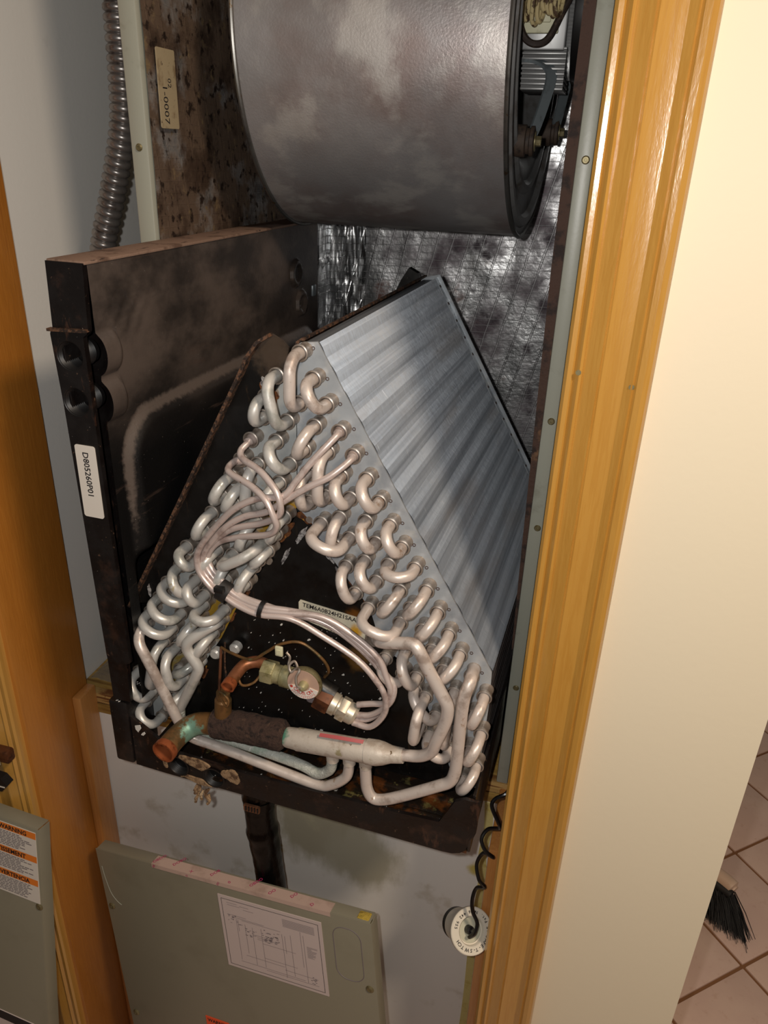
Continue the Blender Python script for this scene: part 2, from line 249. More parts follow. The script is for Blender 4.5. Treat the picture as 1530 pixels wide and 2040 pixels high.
# ------------------------------------------------------------------ mesh helpers
class B:
    def __init__(s): s.v = []; s.f = []
    def add(s, vs, fs):
        k = len(s.v); s.v += [tuple(v) for v in vs]; s.f += [[i + k for i in f] for f in fs]; return s
    def box(s, x0, x1, y0, y1, z0, z1, bev=0.0):
        if bev <= 0:
            vs = [(x, y, z) for x in (x0, x1) for y in (y0, y1) for z in (z0, z1)]
            return s.add(vs, [(0, 1, 3, 2), (4, 6, 7, 5), (0, 4, 5, 1), (2, 3, 7, 6), (0, 2, 6, 4), (1, 5, 7, 3)])
        bm = bmesh.new(); bmesh.ops.create_cube(bm, size=1)
        for v in bm.verts: v.co = ((x0 + x1) / 2 + v.co.x * (x1 - x0), (y0 + y1) / 2 + v.co.y * (y1 - y0), (z0 + z1) / 2 + v.co.z * (z1 - z0))
        bmesh.ops.bevel(bm, geom=list(bm.edges), offset=bev, segments=2, profile=0.5, affect='EDGES')
        bm.verts.index_update(); s.add([v.co[:] for v in bm.verts], [[v.index for v in f.verts] for f in bm.faces]); bm.free(); return s
    def tube(s, path, r, seg=12, cap=True, squash=None):
        P = [Vector(p) for p in path]; n = len(P); T = []
        for i in range(n):
            d = (P[min(i + 1, n - 1)] - P[max(i - 1, 0)]); T.append(d.normalized() if d.length > 1e-9 else Vector((0, 0, 1)))
        a = T[0].orthogonal().normalized(); vs = []
        for i in range(n):
            a = (a - T[i] * a.dot(T[i])); a = a.normalized() if a.length > 1e-6 else T[i].orthogonal().normalized()
            b = T[i].cross(a); rr = r(i / (n - 1)) if callable(r) else (r[i] if hasattr(r, '__len__') else r)
            for k in range(seg):
                t = 2 * PI * k / seg; vs.append(P[i] + a * (rr * math.cos(t)) + b * (rr * math.sin(t)))
        fs = [(i * seg + k, i * seg + (k + 1) % seg, (i + 1) * seg + (k + 1) % seg, (i + 1) * seg + k) for i in range(n - 1) for k in range(seg)]
        if cap: fs += [list(range(seg))[::-1], [(n - 1) * seg + k for k in range(seg)]]
        return s.add(vs, fs)
    def strip(s, path, wdir, w, th):      # flat strap swept along a path, width along wdir
        P = [Vector(p) for p in path]; n = len(P); wd = Vector(wdir).normalized(); vs = []
        for i in range(n):
            t = (P[min(i + 1, n - 1)] - P[max(i - 1, 0)]).normalized(); nn = t.cross(wd).normalized()
            for a, b in ((-1, -1), (1, -1), (1, 1), (-1, 1)): vs.append(P[i] + wd * (a * w / 2) + nn * (b * th / 2))
        fs = [(i * 4 + k, i * 4 + (k + 1) % 4, (i + 1) * 4 + (k + 1) % 4, (i + 1) * 4 + k) for i in range(n - 1) for k in range(4)]
        fs += [(3, 2, 1, 0), tuple((n - 1) * 4 + k for k in range(4))]
        return s.add(vs, fs)
    def lathe(s, prof, o, ax, seg=24, ref=None, closed=False):   # prof: (radius, height along ax)
        o = Vector(o); ax = Vector(ax).normalized(); a = (Vector(ref) - ax * ax.dot(Vector(ref))).normalized() if ref else ax.orthogonal().normalized(); b = ax.cross(a); vs = []
        for r, h in prof:
            for k in range(seg):
                t = 2 * PI * k / seg; vs.append(o + ax * h + a * (max(r, 1e-5) * math.cos(t)) + b * (max(r, 1e-5) * math.sin(t)))
        n = len(prof); fs = [(i * seg + k, i * seg + (k + 1) % seg, (i + 1) * seg + (k + 1) % seg, (i + 1) * seg + k) for i in range(n - 1) for k in range(seg)]
        return s.add(vs, fs)
    def hexa(s, o, ax, r, h, ref=None):
        return s.lathe([(0, 0), (r * .96, 0), (r, h * .08), (r, h * .92), (r * .96, h), (0, h)], o, ax, 6, ref)
    def prism(s, poly, fn, t, holes=()):     # poly in 2D, fn(a,b,c) -> xyz with c in 0..t
        loops = [list(poly)] + [list(h) for h in holes]; flat = [p for l in loops for p in l]
        tris = tessellate_polygon([[Vector((p[0], p[1], 0)) for p in l] for l in loops]); n = len(flat)
        vs = [fn(p[0], p[1], 0) for p in flat] + [fn(p[0], p[1], t) for p in flat]
        fs = [tuple(q) for q in tris] + [tuple(i + n for i in reversed(q)) for q in tris]; k = 0
        for l in loops:
            m = len(l)
            for i in range(m): j = (i + 1) % m; fs.append((k + i, k + j, n + k + j, n + k + i))
            k += m
        return s.add(vs, fs)
    def grid(s, nu, nv, fn):
        vs = [fn(i / nu, j / nv) for i in range(nu + 1) for j in range(nv + 1)]
        return s.add(vs, [(i * (nv + 1) + j, (i + 1) * (nv + 1) + j, (i + 1) * (nv + 1) + j + 1, i * (nv + 1) + j + 1) for i in range(nu) for j in range(nv)])
    def mesh(s, name, m, smooth=35):
        me = bpy.data.meshes.new(name); me.from_pydata(s.v, [], s.f); me.validate()
        bm = bmesh.new(); bm.from_mesh(me); bmesh.ops.remove_doubles(bm, verts=bm.verts, dist=1e-6); bmesh.ops.recalc_face_normals(bm, faces=bm.faces); bm.to_mesh(me); bm.free()
        if m: me.materials.append(M[m])
        if smooth:
            me.polygons.foreach_set('use_smooth', [True] * len(me.polygons)); me.set_sharp_from_angle(angle=rad(smooth))
        return me
    def obj(s, name, m, parent=None, smooth=35):
        o = bpy.data.objects.new(name, s.mesh(name, m, smooth)); COL.objects.link(o)
        if parent: o.parent = parent
        return o

def tag(o, label=None, cat=None, group=None, kind=None):
    for k, v in (('label', label), ('category', cat), ('group', group), ('kind', kind)):
        if v: o[k] = v
    return o
def thing(name, label, cat, loc=(0, 0, 0), rot=(0, 0, 0), group=None):
    o = bpy.data.objects.new(name, None); COL.objects.link(o); o.location = loc; o.rotation_euler = rot; o.empty_display_size = 0.05
    return tag(o, label, cat, group)
def inst(me, name, parent, loc=(0, 0, 0), rot=None):
    o = bpy.data.objects.new(name, me); COL.objects.link(o); o.parent = parent; o.location = loc
    if rot is not None: o.rotation_euler = rot
    return o
def smooth(pts, per=6):
    P = [Vector(p) for p in pts]; P = [P[0] * 2 - P[1]] + P + [P[-1] * 2 - P[-2]]; out = []
    for i in range(1, len(P) - 2):
        p0, p1, p2, p3 = P[i - 1:i + 3]
        for k in range(per):
            t = k / per
            out.append(0.5 * ((2 * p1) + (p2 - p0) * t + (2 * p0 - 5 * p1 + 4 * p2 - p3) * t * t + (3 * p1 - p0 - 3 * p2 + p3) * t ** 3))
    out.append(P[-2]); return out
def mm(l): return [tuple(c / 1000 for c in p) for p in l]
def circ(c, r, n=28): return [(c[0] + r * math.cos(2 * PI * k / n), c[1] + r * math.sin(2 * PI * k / n)) for k in range(n)]
def rrect(x0, x1, y0, y1, r, n=5):
    out = []
    for cx, cy, a in ((x1 - r, y1 - r, 0), (x0 + r, y1 - r, 90), (x0 + r, y0 + r, 180), (x1 - r, y0 + r, 270)):
        out += [(cx + r * math.cos(rad(a + 90 * k / n)), cy + r * math.sin(rad(a + 90 * k / n))) for k in range(n + 1)]
    return out

def glyphs(string, size, o, xd, yd, align='LEFT', thick=0.0):
    """flat lettering as vertices/faces, laid at o with reading direction xd and letter-up yd"""
    c = bpy.data.curves.new('lettering', 'FONT'); c.body = string; c.size = size; c.align_x = align; c.fill_mode = 'FRONT'; c.resolution_u = 2
    if thick: c.offset = thick
    ob = bpy.data.objects.new('lettering', c); COL.objects.link(ob)
    dg = bpy.context.evaluated_depsgraph_get(); me = bpy.data.meshes.new_from_object(ob.evaluated_get(dg))
    o = Vector(o); xd = Vector(xd); yd = Vector(yd)
    vs = [o + xd * v.co.x + yd * v.co.y for v in me.vertices]; fs = [tuple(p.vertices) for p in me.polygons]
    bpy.data.objects.remove(ob); bpy.data.curves.remove(c); bpy.data.meshes.remove(me)
    return vs, fs

# ------------------------------------------------------------------ the setting
def struct(name, b, m, smooth_=35): return tag(b.obj(name, m, None, smooth_), kind='structure')
floor = struct('floor', B().box(-2.2, 2.6, -2.0, 3.2, -0.03, -0.004), 'grout')
# floor tiles laid on the diagonal
TP = 0.2145; ta = rad(40.5); e1 = Vector((math.cos(ta), math.sin(ta), 0)); e2 = Vector((-math.sin(ta), math.cos(ta), 0)); t0 = Vector((0.734, 0.452, 0))
tb = B().box(-TP / 2 + .0035, TP / 2 - .0035, -TP / 2 + .0035, TP / 2 - .0035, -0.009, 0.0, 0.0015); tme = tb.mesh('tile', 'tile')
for i in range(-12, 13):
    for j in range(-12, 13):
        p = t0 + e1 * (TP * (i + .5)) + e2 * (TP * (j + .5))
        if -0.7 < p.x < 1.7 and -0.9 < p.y < 2.1 and not (p.x < 0.42 and p.y > 0.0): inst(tme, 'tile', floor, p, (0, 0, ta))
struct('wall_right', B().box(0.236, 0.446, -0.125, 0.0, 0, 2.4).box(0.40, 0.446, 0.0, 0.95, 0, 2.4), 'cream')
struct('wall_left', B().box(-0.47, -0.40, 0.0, 0.95, 0, 2.4), 'closet')
struct('wall_front', B().box(-1.5, -0.392, -0.125, 0.0, 0, 2.4).box(-0.392, 0.236, -0.125, 0, 2.07, 2.4), 'cream')
struct('wall_back', B().box(-0.47, 0.446, 0.95, 1.0, 0, 2.4), 'closet')
struct('trim_1', B().box(-0.399, -0.38, -0.125, 0.0, 0, 2.07, 0.0015), 'wood_d')
struct('trim_2', B().box(0.230, 0.247, -0.125, 0.0, 0, 2.07, 0.0015), 'wood_d')
cas = [(0, 0), (0, .010), (.0025, .0125), (.006, .0125), (.0075, .0105), (.009, .0125), (.0115, .0145), (.0135, .0135), (.0145, .0115), (.0165, .0125), (.026, .0165), (.027, .0145), (.0285, .0155), (.036, .0135), (.046, .0135), (.052, .0165), (.0535, .0145), (.0555, .0165), (.060, .0175), (.064, .0165), (.066, .013), (.066, 0)]
def casing(name, x0, sgn):
    b = B(); b.prism(cas, lambda a, d, c: (x0 + sgn * a, -0.125 - d, c), 2.07)
    return struct(name, b, 'wood', 25)
trim_r = casing('trim_3', 0.2262, 1); casing('trim_4', -0.386, -1)
nail = B().lathe([(0, .0), (.0022, .0), (.0018, -.0012), (0, -.0012)], (0, 0, 0), (0, -1, 0), 12).mesh('nail', 'brass')
for x, z, y in ((0.237, 1.348, -.1385), (0.278, 1.341, -.1395)): inst(nail, 'nail', trim_r, (x, y - .0015, z))
struct('trim_5', B().box(-0.38, -0.366, -0.036, -0.001, 0, 0.797, 0.002), 'stop')
struct('trim_6', B().box(0.2145, 0.2297, -0.10, -0.001, 0, 0.775, 0.002), 'stop')
lower = struct('wall_lower', B().box(-0.379, 0.2295, 0.0005, 0.0125, 0, 0.7635), 'drywall')
gl = B(); gp = smooth([(0.203, 0, 0.745), (0.206, 0, 0.70), (0.203, 0, 0.65), (0.207, 0, 0.6), (0.204, 0, 0.5), (0.206, 0, 0.35), (0.204, 0, 0.2)], 8)
gl.strip([(p.x, -0.0001, p.z) for p in gp], (1, 0, 0), 0.011, 0.0014); gl.obj('adhesive_bead', 'yellowglue', lower)
ply = tag(thing('plywood_platform', 'dirty plywood platform carrying the grey cabinet above the drywall', 'platform', (0, 0, 0.7645)))
B().box(-0.398, 0.2295, 0.012, 0.80, 0.0, 0.0185, 0.001).obj('top_sheet', 'ply', ply)
B().box(-0.379, 0.2295, -0.0015, 0.0118, 0.0005, 0.0175, 0.001).obj('front_edge', 'plyedge', ply)
B().box(-0.379, 0.2295, -0.0028, 0.0, -0.016, 0.0, 0.0008).obj('nailing_strip', 'ply', ply)

# ------------------------------------------------------------------ air handler cabinet
CB = thing('air_handler_cabinet', 'tall grey metal air handler cabinet lined with foil insulation', 'cabinet', (0, 0, 0.784))
zt = 1.15
B().box(-.2225, -.2210, 0.0, .555, 0, zt).obj('side_panel', 'grey', CB); B().box(.2210, .2225, 0.0, .555, 0, zt).obj('side_panel', 'grey', CB)
B().box(-.2209, .2209, .5535, .555, 0, zt).obj('back_panel', 'grey', CB); B().box(-.2209, .2209, .001, .553, zt - .002, zt).obj('top_panel', 'grey', CB)
def crinkle(b, nu, nv, fn, amp, sc):
    from mathutils import noise as N
    return b.grid(nu, nv, lambda a, c: fn(a, c, amp * (N.fractal(Vector((a * sc, c * sc * 1.6, 3.7)), 1.0, 2.0, 4)) ))
b = crinkle(B(), 50, 130, lambda a, c, d: (-.1365 + a * .337, .5325 + d * .6, c * (zt - .01)), .004, 9); b.obj('back_foil', 'foil_back', CB)
b = crinkle(B(), 40, 150, lambda a, c, d: (-.2185 + a * .084, .530 - .004 * math.sin(a * PI) + d * 2.2, c * (zt - .01)), .006, 3.6); b.obj('corner_foil', 'foil_bright', CB)
b = crinkle(B(), 90, 130, lambda a, c, d: (-.2025 + d * .4, .004 + a * .46, c * (zt - .01)), .003, 9); b.obj('left_foil', 'foil_left', CB)
b = crinkle(B(), 20, 120, lambda a, c, d: (-.2025 + .003 * a + d * .8, .462 + a * .072, c * (zt - .01)), .004, 7); b.obj('left_rear_foil', 'foil_bright', CB)
b = crinkle(B(), 60, 90, lambda a, c, d: (.2135 + d * .3, .004 + a * .53, c * (zt - .01)), .003, 9); b.obj('right_foil', 'foil_back', CB)
def flange(x0, x1):
    return B().box(x0, x1, -0.0022, 0.016, 0.0, zt, 0.002).obj('front_flange', 'flange', CB)
flange(-.2228, -.2040); flange(.2085, .2228)
B().prism([(.2083, .20), (.2083, zt - .003), (.1985, zt - .003), (.1985, .62), (.2035, .34), (.2065, .20)], lambda a, c, t: (a, .0015 + t, c), .018).obj('insulation_edge', 'brown', CB)
scr = B().lathe([(.0036, 0), (.0036, .0006), (.0026, .0018), (.0012, .0018), (.0010, .0006), (0, .0006)], (0, 0, 0), (0, -1, 0), 14).mesh('screw', 'brass')
for x, z in ((.2165, 1.497), (.217, 1.262), (.2175, 1.144), (.2175, .934), (-.2135, 1.493)): inst(scr, 'screw', CB, (x, -.0022, z - .784))
b = B().prism(rrect(.017, .052, .727, .797, .002), lambda a, c, t: (-.1985 + t, a, c), .0008); lb = b.obj('old_label', 'paper_old', CB)
bt = B(); bt.add(*glyphs('1-0007', .0125, (-.1975, .0245, .766), (0, 0, -1), (0, 1, 0))); bt.add(*glyphs('02', .009, (-.1975, .035, .772), (0, 0, -1), (0, 1, 0))); bt.obj('lettering', 'ink', lb, 0)
for s in (-1, 1): B().box(s * .17 - .02, s * .17 + .02, .03, .54, .0, .074, .002).obj('support_rail', 'grey', CB)

# ------------------------------------------------------------------ blower
BLc = Vector((0, .255, 1.61)); RB_ = .200
BL = thing('blower_assembly', 'large grey steel blower drum with motor hanging in cabinet top', 'blower', BLc)
XL_, = (-.135,); XRf = lambda y: .135 + .04 * (y + .255 - .05)     # y relative to centre
def ringpt(x, r, t): return (x, r * math.cos(t), r * math.sin(t))
NS = 96
b = B(); b.grid(NS, 14, lambda a, c: ((lambda t: (XL_ + c * (XRf(RB_ * math.cos(t)) - XL_), RB_ * math.cos(t), RB_ * math.sin(t)))(2 * PI * a))); b.obj('housing', 'housing', BL, 60)
# left side plate and right side plate (with the inlet opening and pressed ring)
b = B(); prof = [(.0, .0), (.09, .0), (.11, .003), (.198, .003)]
b.grid(NS, len(prof) - 1, lambda a, c: (XL_ + prof[round(c * (len(prof) - 1))][1] - .001, prof[round(c * (len(prof) - 1))][0] * math.cos(2 * PI * a), prof[round(c * (len(prof) - 1))][0] * math.sin(2 * PI * a))); b.obj('side_plate', 'side', BL)
MO = Vector((0, -.02, .03))     # motor axis offset from the drum centre
pr = [(0, -.045), (.1, -.035), (.25, -.008), (.38, -.001), (.48, -.001), (.52, .0035), (.57, .0035), (.61, -.001), (.80, -.001), (.83, .004), (.90, .004), (.93, -.001), (1, -.0005)]
def sp(a, c):
    k = c * (len(pr) - 1); i = min(int(k + 1e-6), len(pr) - 1); q, d = pr[i]; t = 2 * PI * a
    y0, z0 = MO.y + .112 * math.cos(t), MO.z + .112 * math.sin(t); y1, z1 = .199 * math.cos(t), .199 * math.sin(t)
    y, z = y0 + (y1 - y0) * q, z0 + (z1 - z0) * q
    return (XRf(y) + d, y, z)
b = B(); b.grid(NS, len(pr) - 1, sp); b.obj('side_plate', 'side', BL)
for nm, fx in (('rim', lambda y: XL_), ('rim', lambda y: XRf(y))):
    b = B(); b.tube([(fx(RB_ * math.cos(t)), (RB_ + .0008) * math.cos(t), (RB_ + .0008) * math.sin(t)) for t in [2 * PI * k / 120 for k in range(121)]], .0026, 8, False); b.obj(nm, 'rim', BL)
b = B(); b.lathe([(.06, -.2), (.100, -.2), (.100, .02), (.094, .02), (.094, -.19), (.06, -.19)], (.085, MO.y, MO.z), (1, 0, 0), 48); b.obj('wheel', 'black', BL)
mz = Vector((0, MO.y, MO.z))
b = B(); mp = []
for k in range(240):
    t = 2 * PI * k / 240; mp.append(+.066 if k % 2 else .0638)
def motor(a, c):
    k = int(round(a * 240)) % 240; x = .122 + c * .060; t = 2 * PI * k / 240; r = mp[k]
    if c == 0 or c == 1: pass
    return (x, mz.y + r * math.cos(t), mz.z + r * math.sin(t))
b.grid(240, 4, motor); b.obj('motor', 'alu', BL, 20)
b = B(); b.lathe([(0, .07), (.06, .07), (.0635, .066), (.0655, .058)], (.06, mz.y, mz.z), (1, 0, 0), 60); b.lathe([(.0662, 0), (.067, .002), (.067, .014), (.063, .019), (.03, .020), (0, .020)], (.1805, mz.y, mz.z), (1, 0, 0), 60); b.obj('motor_cap', 'black', BL)
b = B(); b.lathe([(.0672, .0), (.0688, .0), (.0688, .014), (.0672, .014), (.0672, .0)], (.118, mz.y, mz.z), (1, 0, 0), 60); b.obj('motor_band', 'strap', BL)
def arm(pts, bolt, gx):
    a = B(); a.strip(smooth(pts, 6), (.75, .62, .1), .012, .003).obj('motor_arm', 'strap', BL)
    g = B().lathe([(0, 0), (.013, 0), (.0155, .001), (.0155, .0125), (.0125, .0135), (.0125, .0165), (.0145, .0175), (.0145, .021), (.011, .022), (0, .022)], (gx, bolt[1], bolt[2]), (1, 0, 0), 24).obj('grommet', 'grom', BL)
    B().lathe([(.0095, 0), (.0095, .001), (0, .001)], (gx + .022, bolt[1], bolt[2]), (1, 0, 0), 20).hexa((gx + .023, bolt[1], bolt[2]), (1, 0, 0), .0052, .0055).obj('bolt', 'brass', g)
arm([(.150, -.112, -.100), (.156, -.108, -.088), (.163, -.100, -.060), (.166, -.094, -.040), (.162, -.090, -.030), (.148, -.088, -.024), (.120, -.085, -.022)], (0, -.110, -.098), .136)
arm([(.161, .076, -.086), (.165, .070, -.075), (.170, .055, -.05), (.172, .045, -.035), (.162, .042, -.028), (.14, .04, -.024)], (0, .075, -.085), .147)
arm([(.155, .03, .16), (.165, .025, .13), (.165, .0, .105), (.15, -.01, .10), (.13, -.01, .098)], (0, .03, .165), .142)
fy = mz.y - .066
fin_me = B().box(.134, .1785, fy - .005, fy + .06, 0, .0024, .0006).mesh('cooling_fin', 'alu')
for k in range(9): inst(fin_me, 'cooling_fin', BL, (0, 0, -.0500 + k * .0045))
B().box(.135, .178, fy + .0, fy + .058, -.0495, -.012).obj('motor_block', 'black', BL)
b = B().box(.124, .176, fy - .006, fy + .03, mz.z - .045, mz.z + .05, .002); md = b.obj('control_module', 'alu', BL)
b = B().box(.126, .168, fy - .012, fy - .0055, mz.z - .031, mz.z + .045, .0015).box(.136, .160, fy - .0145, fy - .0115, mz.z - .022, mz.z + .04, .001); pl = b.obj('connector_plate', 'creamplastic', BL)
B().lathe([(.0022, 0), (.0022, .0006), (0, .0006)], (.129, fy - .012, mz.z - .026), (0, -1, 0), 12).obj('green_dot', None, pl).data.materials.append(mat('green_dot', (60, 160, 120), 0.5))
random.seed(3)
for i in range(9):
    x = .131 + i * .0042; lo = -.02 + random.uniform(-.006, .006); d = random.uniform(0, .008); lean = (i - 4) * .0012
    pts = [(x + .012 - lean, fy - .02 - d, mz.z + .09), (x + .005 - lean, fy - .022 - d, mz.z + .04), (x - .001, fy - .024 - d, mz.z + lo + .014), (x + .0015, fy - .021 - d, mz.z + lo), (x + .005, fy - .018, mz.z + lo + .008), (x + .006, fy - .015, mz.z + lo + .03)]
    B().tube(smooth(pts, 6), .0021, 8).obj('wire', 'wire', BL)
cp = [(.130, fy - .018, mz.z + .03), (.1285, fy - .024, mz.z - .002), (.130, fy - .027, mz.z - .02), (.137, fy - .028, mz.z - .036), (.148, fy - .028, mz.z - .042), (.160, fy - .024, mz.z - .037), (.170, fy - .016, mz.z - .015), (.180, fy - .006, mz.z + .01), (.190, fy + .004, mz.z + .05), (.194, fy + .01, mz.z + .1)]
B().tube(smooth(cp, 6), .0034, 10).obj('cable', 'cable', BL)

# ------------------------------------------------------------------ evaporator coil
COILO = Vector((0, -.18, .86)); CR = (0, 0, rad(-2.3))
CO = thing('evaporator_coil', 'A-shaped aluminium evaporator coil with tangle of pale return bends', 'coil', COILO, CR)
n0 = .045
RBn = [(8,483,7,439),(20,462,32,441),(21,420,10,395),(33,398,32,355),(14,375,16,347),(46,377,55,357),(70,378,82,358),(27,327,55,317),(45,336,41,306),(70,337,80,317),(93,337,105,317),(52,287,62,260),(70,296,82,277),(93,297,118,298),(105,272,88,246),(130,277,112,249),(142,256,125,228),(75,246,107,237),(154,235,137,211),(166,215,152,194),(114,207,126,179),(94,193,112,179),(125,164,148,137),(136,158,133,121),(193,173,182,139),(164,170,161,115),(194,128,180,92),(193,87,178,59),(143,111,164,100)]
LBn = [(-14,461,-5,421),(-25,441,-28,422),(-16,401,-3,381),(-35,376,-40,333),(-63,360,-74,338),(-14,361,-27,342),(-50,354,-62,332),(-86,318,-96,297),(-10,327,-19,308),(-39,318,-50,293),(-117,275,-106,262),(-127,251,-114,228),(-144,228,-118,216),(-156,207,-131,193),(-169,186,-143,172),(-68,268,-75,246),(-43,268,-57,238),(-83,278,-91,263),(-110,238,-101,222),(-103,210,-79,210),(-112,189,-128,161),(-155,152,-168,98),(-141,147,-134,110),(-94,178,-111,149),(-193,102,-177,79),(-188,61,-170,44),(-30,299,-66,276),(-28,288,-38,276),(-119,134,-157,106),(-131,96,-159,68)]
RP = [(-2,485),(4,489),(19,491),(196,194),(197,158),(194,46),(171,45),(154,94),(118,179),(86,195),(72,239),(64,248),(32,286),(18,305),(12,320),(-2,333),(-1,389),(-1,441),(-1,468)]
LP = [(-1.5,470),(-9,471),(-16,453),(-48,392),(-94,323),(-134,247),(-178,188),(-189,163),(-198,110),(-201,30),(-181,29),(-153,48),(-121,117),(-93,163),(-60,233),(-20,298),(-3,333)]
fr = lambda n: (lambda a, c, t: (a / 1000, n + t, c / 1000))
B().prism(RP, fr(n0), .0018).obj('end_plate', 'galv', CO)
B().prism(LP, fr(n0 + .0006), .0018).obj('end_plate', 'galv_l', CO)
riv = B().lathe([(.0017, 0), (.0017, .0004), (.0011, .0004), (.0010, -.0004), (0, -.0004)], (0, 0, 0), (0, -1, 0), 10).mesh('rivet', 'brown')
for u, z in [(17, 487), (30, 462), (42, 441), (55, 420), (67, 399), (78, 379), (91, 357), (103, 337), (115, 317), (128, 296), (140, 276), (152, 256), (164, 235), (177, 213), (189, 193)]: inst(riv, 'rivet', CO, (u / 1000 - .002, n0, z / 1000 - .002))
# fin packs: fine aluminium fins standing close, their edges wavy in bands
A0 = Vector((.0185, .4895)); A1 = Vector((.1955, .1930)); A2 = Vector((.1935, .048))
dirn = (A1 - A0); LEN = dirn.length; dv = dirn / LEN; ov = Vector((-dv.y, dv.x))
if ov.x < 0: ov = -ov
NF = 215; n1, n2 = .0475, .456
def finpack(path_fn, ns):
    vs = []; fs = []
    for i in range(NF * 2 + 1):
        n = n1 + (n2 - n1) * i / (NF * 2); up = (i % 2 == 0)
        for j in range(ns + 1):
            p, o = path_fn(j / ns); h = (.0010 if up else -.0006) + .0007 * math.sin(j / ns * LEN / .0245 * 2 * PI + .6) + random.uniform(-.00012, .00012)
            q = p + o * h; vs.append((q.x, n, q.y))
    m = ns + 1
    fs = [(i * m + j, (i + 1) * m + j, (i + 1) * m + j + 1, i * m + j + 1) for i in range(NF * 2) for j in range(ns)]
    return vs, fs
random.seed(5)
vs, fs = finpack(lambda t: (A0 + dirn * t, ov), 72)
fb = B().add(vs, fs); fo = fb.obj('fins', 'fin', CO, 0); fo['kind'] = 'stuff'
vs, fs = finpack(lambda t: (A1 + (A2 - A1) * t, Vector((1, 0))), 24)
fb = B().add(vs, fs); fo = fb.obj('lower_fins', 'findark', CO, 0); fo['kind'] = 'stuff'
core = [(2, 486), (17.5, 487), (193, 192.5), (191, 48), (172, 47), (155, 95), (119, 180), (87, 196), (73, 240), (33, 287), (14, 318), (1, 333)]
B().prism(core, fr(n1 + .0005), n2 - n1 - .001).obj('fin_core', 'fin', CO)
corel = [(-2.5, 468), (-9, 468), (-47, 391), (-93, 322), (-133, 246), (-177, 187), (-188, 162), (-196, 110), (-199, 32), (-181, 31), (-153, 50), (-121, 119), (-93, 165), (-60, 235), (-20, 300), (-4, 335)]
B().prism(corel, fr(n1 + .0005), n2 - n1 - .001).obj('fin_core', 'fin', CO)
rear = [(p[0] + (4 if 15 < p[0] else 0), p[1] + (3 if p[0] > 15 else 0)) for p in RP]
ro = B().prism(rear, fr(n2 + .0005), .002).obj('rear_plate', 'galv', CO)
B().strip([(A0.x + ov.x * .0012 + dv.x * k * LEN / 20, n2 - .004, A0.y + ov.y * .0012 + dv.y * k * LEN / 20) for k in range(21)], (0, 1, 0), .011, .0008).obj('rear_flange', 'galv', CO)
rv2 = B().lathe([(.0018, 0), (.0018, .0004), (0, .0004)], (0, 0, 0), (ov.x, 0, ov.y), 10).mesh('rivet', 'brown')
for k in range(14):
    s = .012 + k * .0245; q = A0 + dv * s + ov * .0017; inst(rv2, 'rivet', CO, (q.x, n2 - .0045, q.y))
B().prism([(-10, 473), (-3, 488), (2, 491.5), (5, 491.5), (5, 489.5), (2, 489), (-1, 486), (-8, 471)], fr(.05), .41).obj('ridge_cap', 'rustedge', CO)
B().prism([(-30, 470), (-22, 487), (-12, 503), (0, 497), (3, 491), (-4, 488), (-14, 470)], fr(.43), .012).obj('rear_baffle', 'dark', CO)
# black triangular cover between the two slabs
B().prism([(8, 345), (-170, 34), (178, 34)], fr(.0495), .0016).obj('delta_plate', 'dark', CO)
# corroded spots round the opening
random.seed(11)
def blob(name, m, c, ru, rz, th=.0012, n=18, tilt=0):
    pts = []; ph = random.uniform(0, 6); n = 30
    for k in range(n):
        t = 2 * PI * k / n; q = .85 + .16 * math.sin(2 * t + ph) + .12 * math.sin(5 * t + 2 * ph) + random.uniform(-.06, .06); a, d = ru * q * math.cos(t), rz * q * math.sin(t)
        pts.append((c[0] + a * math.cos(tilt) - d * math.sin(tilt), c[2] + a * math.sin(tilt) + d * math.cos(tilt)))
    return B().prism(pts, lambda a, d, t: (a, c[1] - t, d), th).obj(name, m, CO, 0)
for c, ru, rz, ti in (((.010, .0493, .322), .014, .009, 0), ((-.016, .0493, .303), .006, .014, -.6), ((-.034, .0493, .272), .006, .016, -.6), ((-.060, .0493, .22), .005, .014, -.5), ((-.078, .0493, .19), .005, .012, -.6), ((.05, .0493, .262), .006, .012, .6), ((.066, .0493, .238), .006, .01, .6), ((.098, .0493, .196), .008, .006, 0), ((.118, .0493, .17), .006, .010, .5), ((-.022, .0345, .444), .010, .012, .3), ((-.159, .0345, .206), .006, .008, 0), ((-.115, .0493, .108), .004, .012, -.5)):
    blob('rust_patch', 'rust', (c[0] + (.004 if c[0] > .03 else (-.005 if c[0] < -.03 and c[1] > .04 else 0)), c[1], c[2]), ru, rz, .0012, 18, ti)
for c, ru, rz, ti in (((.000, .0493, .302), .003, .013, -.6), ((.024, .0493, .290), .003, .015, .6), ((-.017, .0493, .276), .0025, .012, -.5), ((.040, .0493, .268), .002, .009, .6), ((-.026, .0345, .452), .004, .007, .4), ((-.168, .0345, .212), .002, .008, .0)):
    blob('salt_crust', 'salt', c, ru, rz, .0014, 20, ti)
sb = B().lathe([(0, .003), (.0035, .003), (.0035, .0), (.0015, .0), (.0015, .001), (0, .001)], (0, 0, 0), (0, -1, 0), 12).mesh('screw', 'collar')
for u, n, z in ((.010, .0475, .322), (-.034, .0475, .268), (-.021, .0335, .453), (-.159, .0335, .203), (.099, .0475, .196), (.12, .0475, .165)): inst(sb, 'screw', CO, (u, n, z))
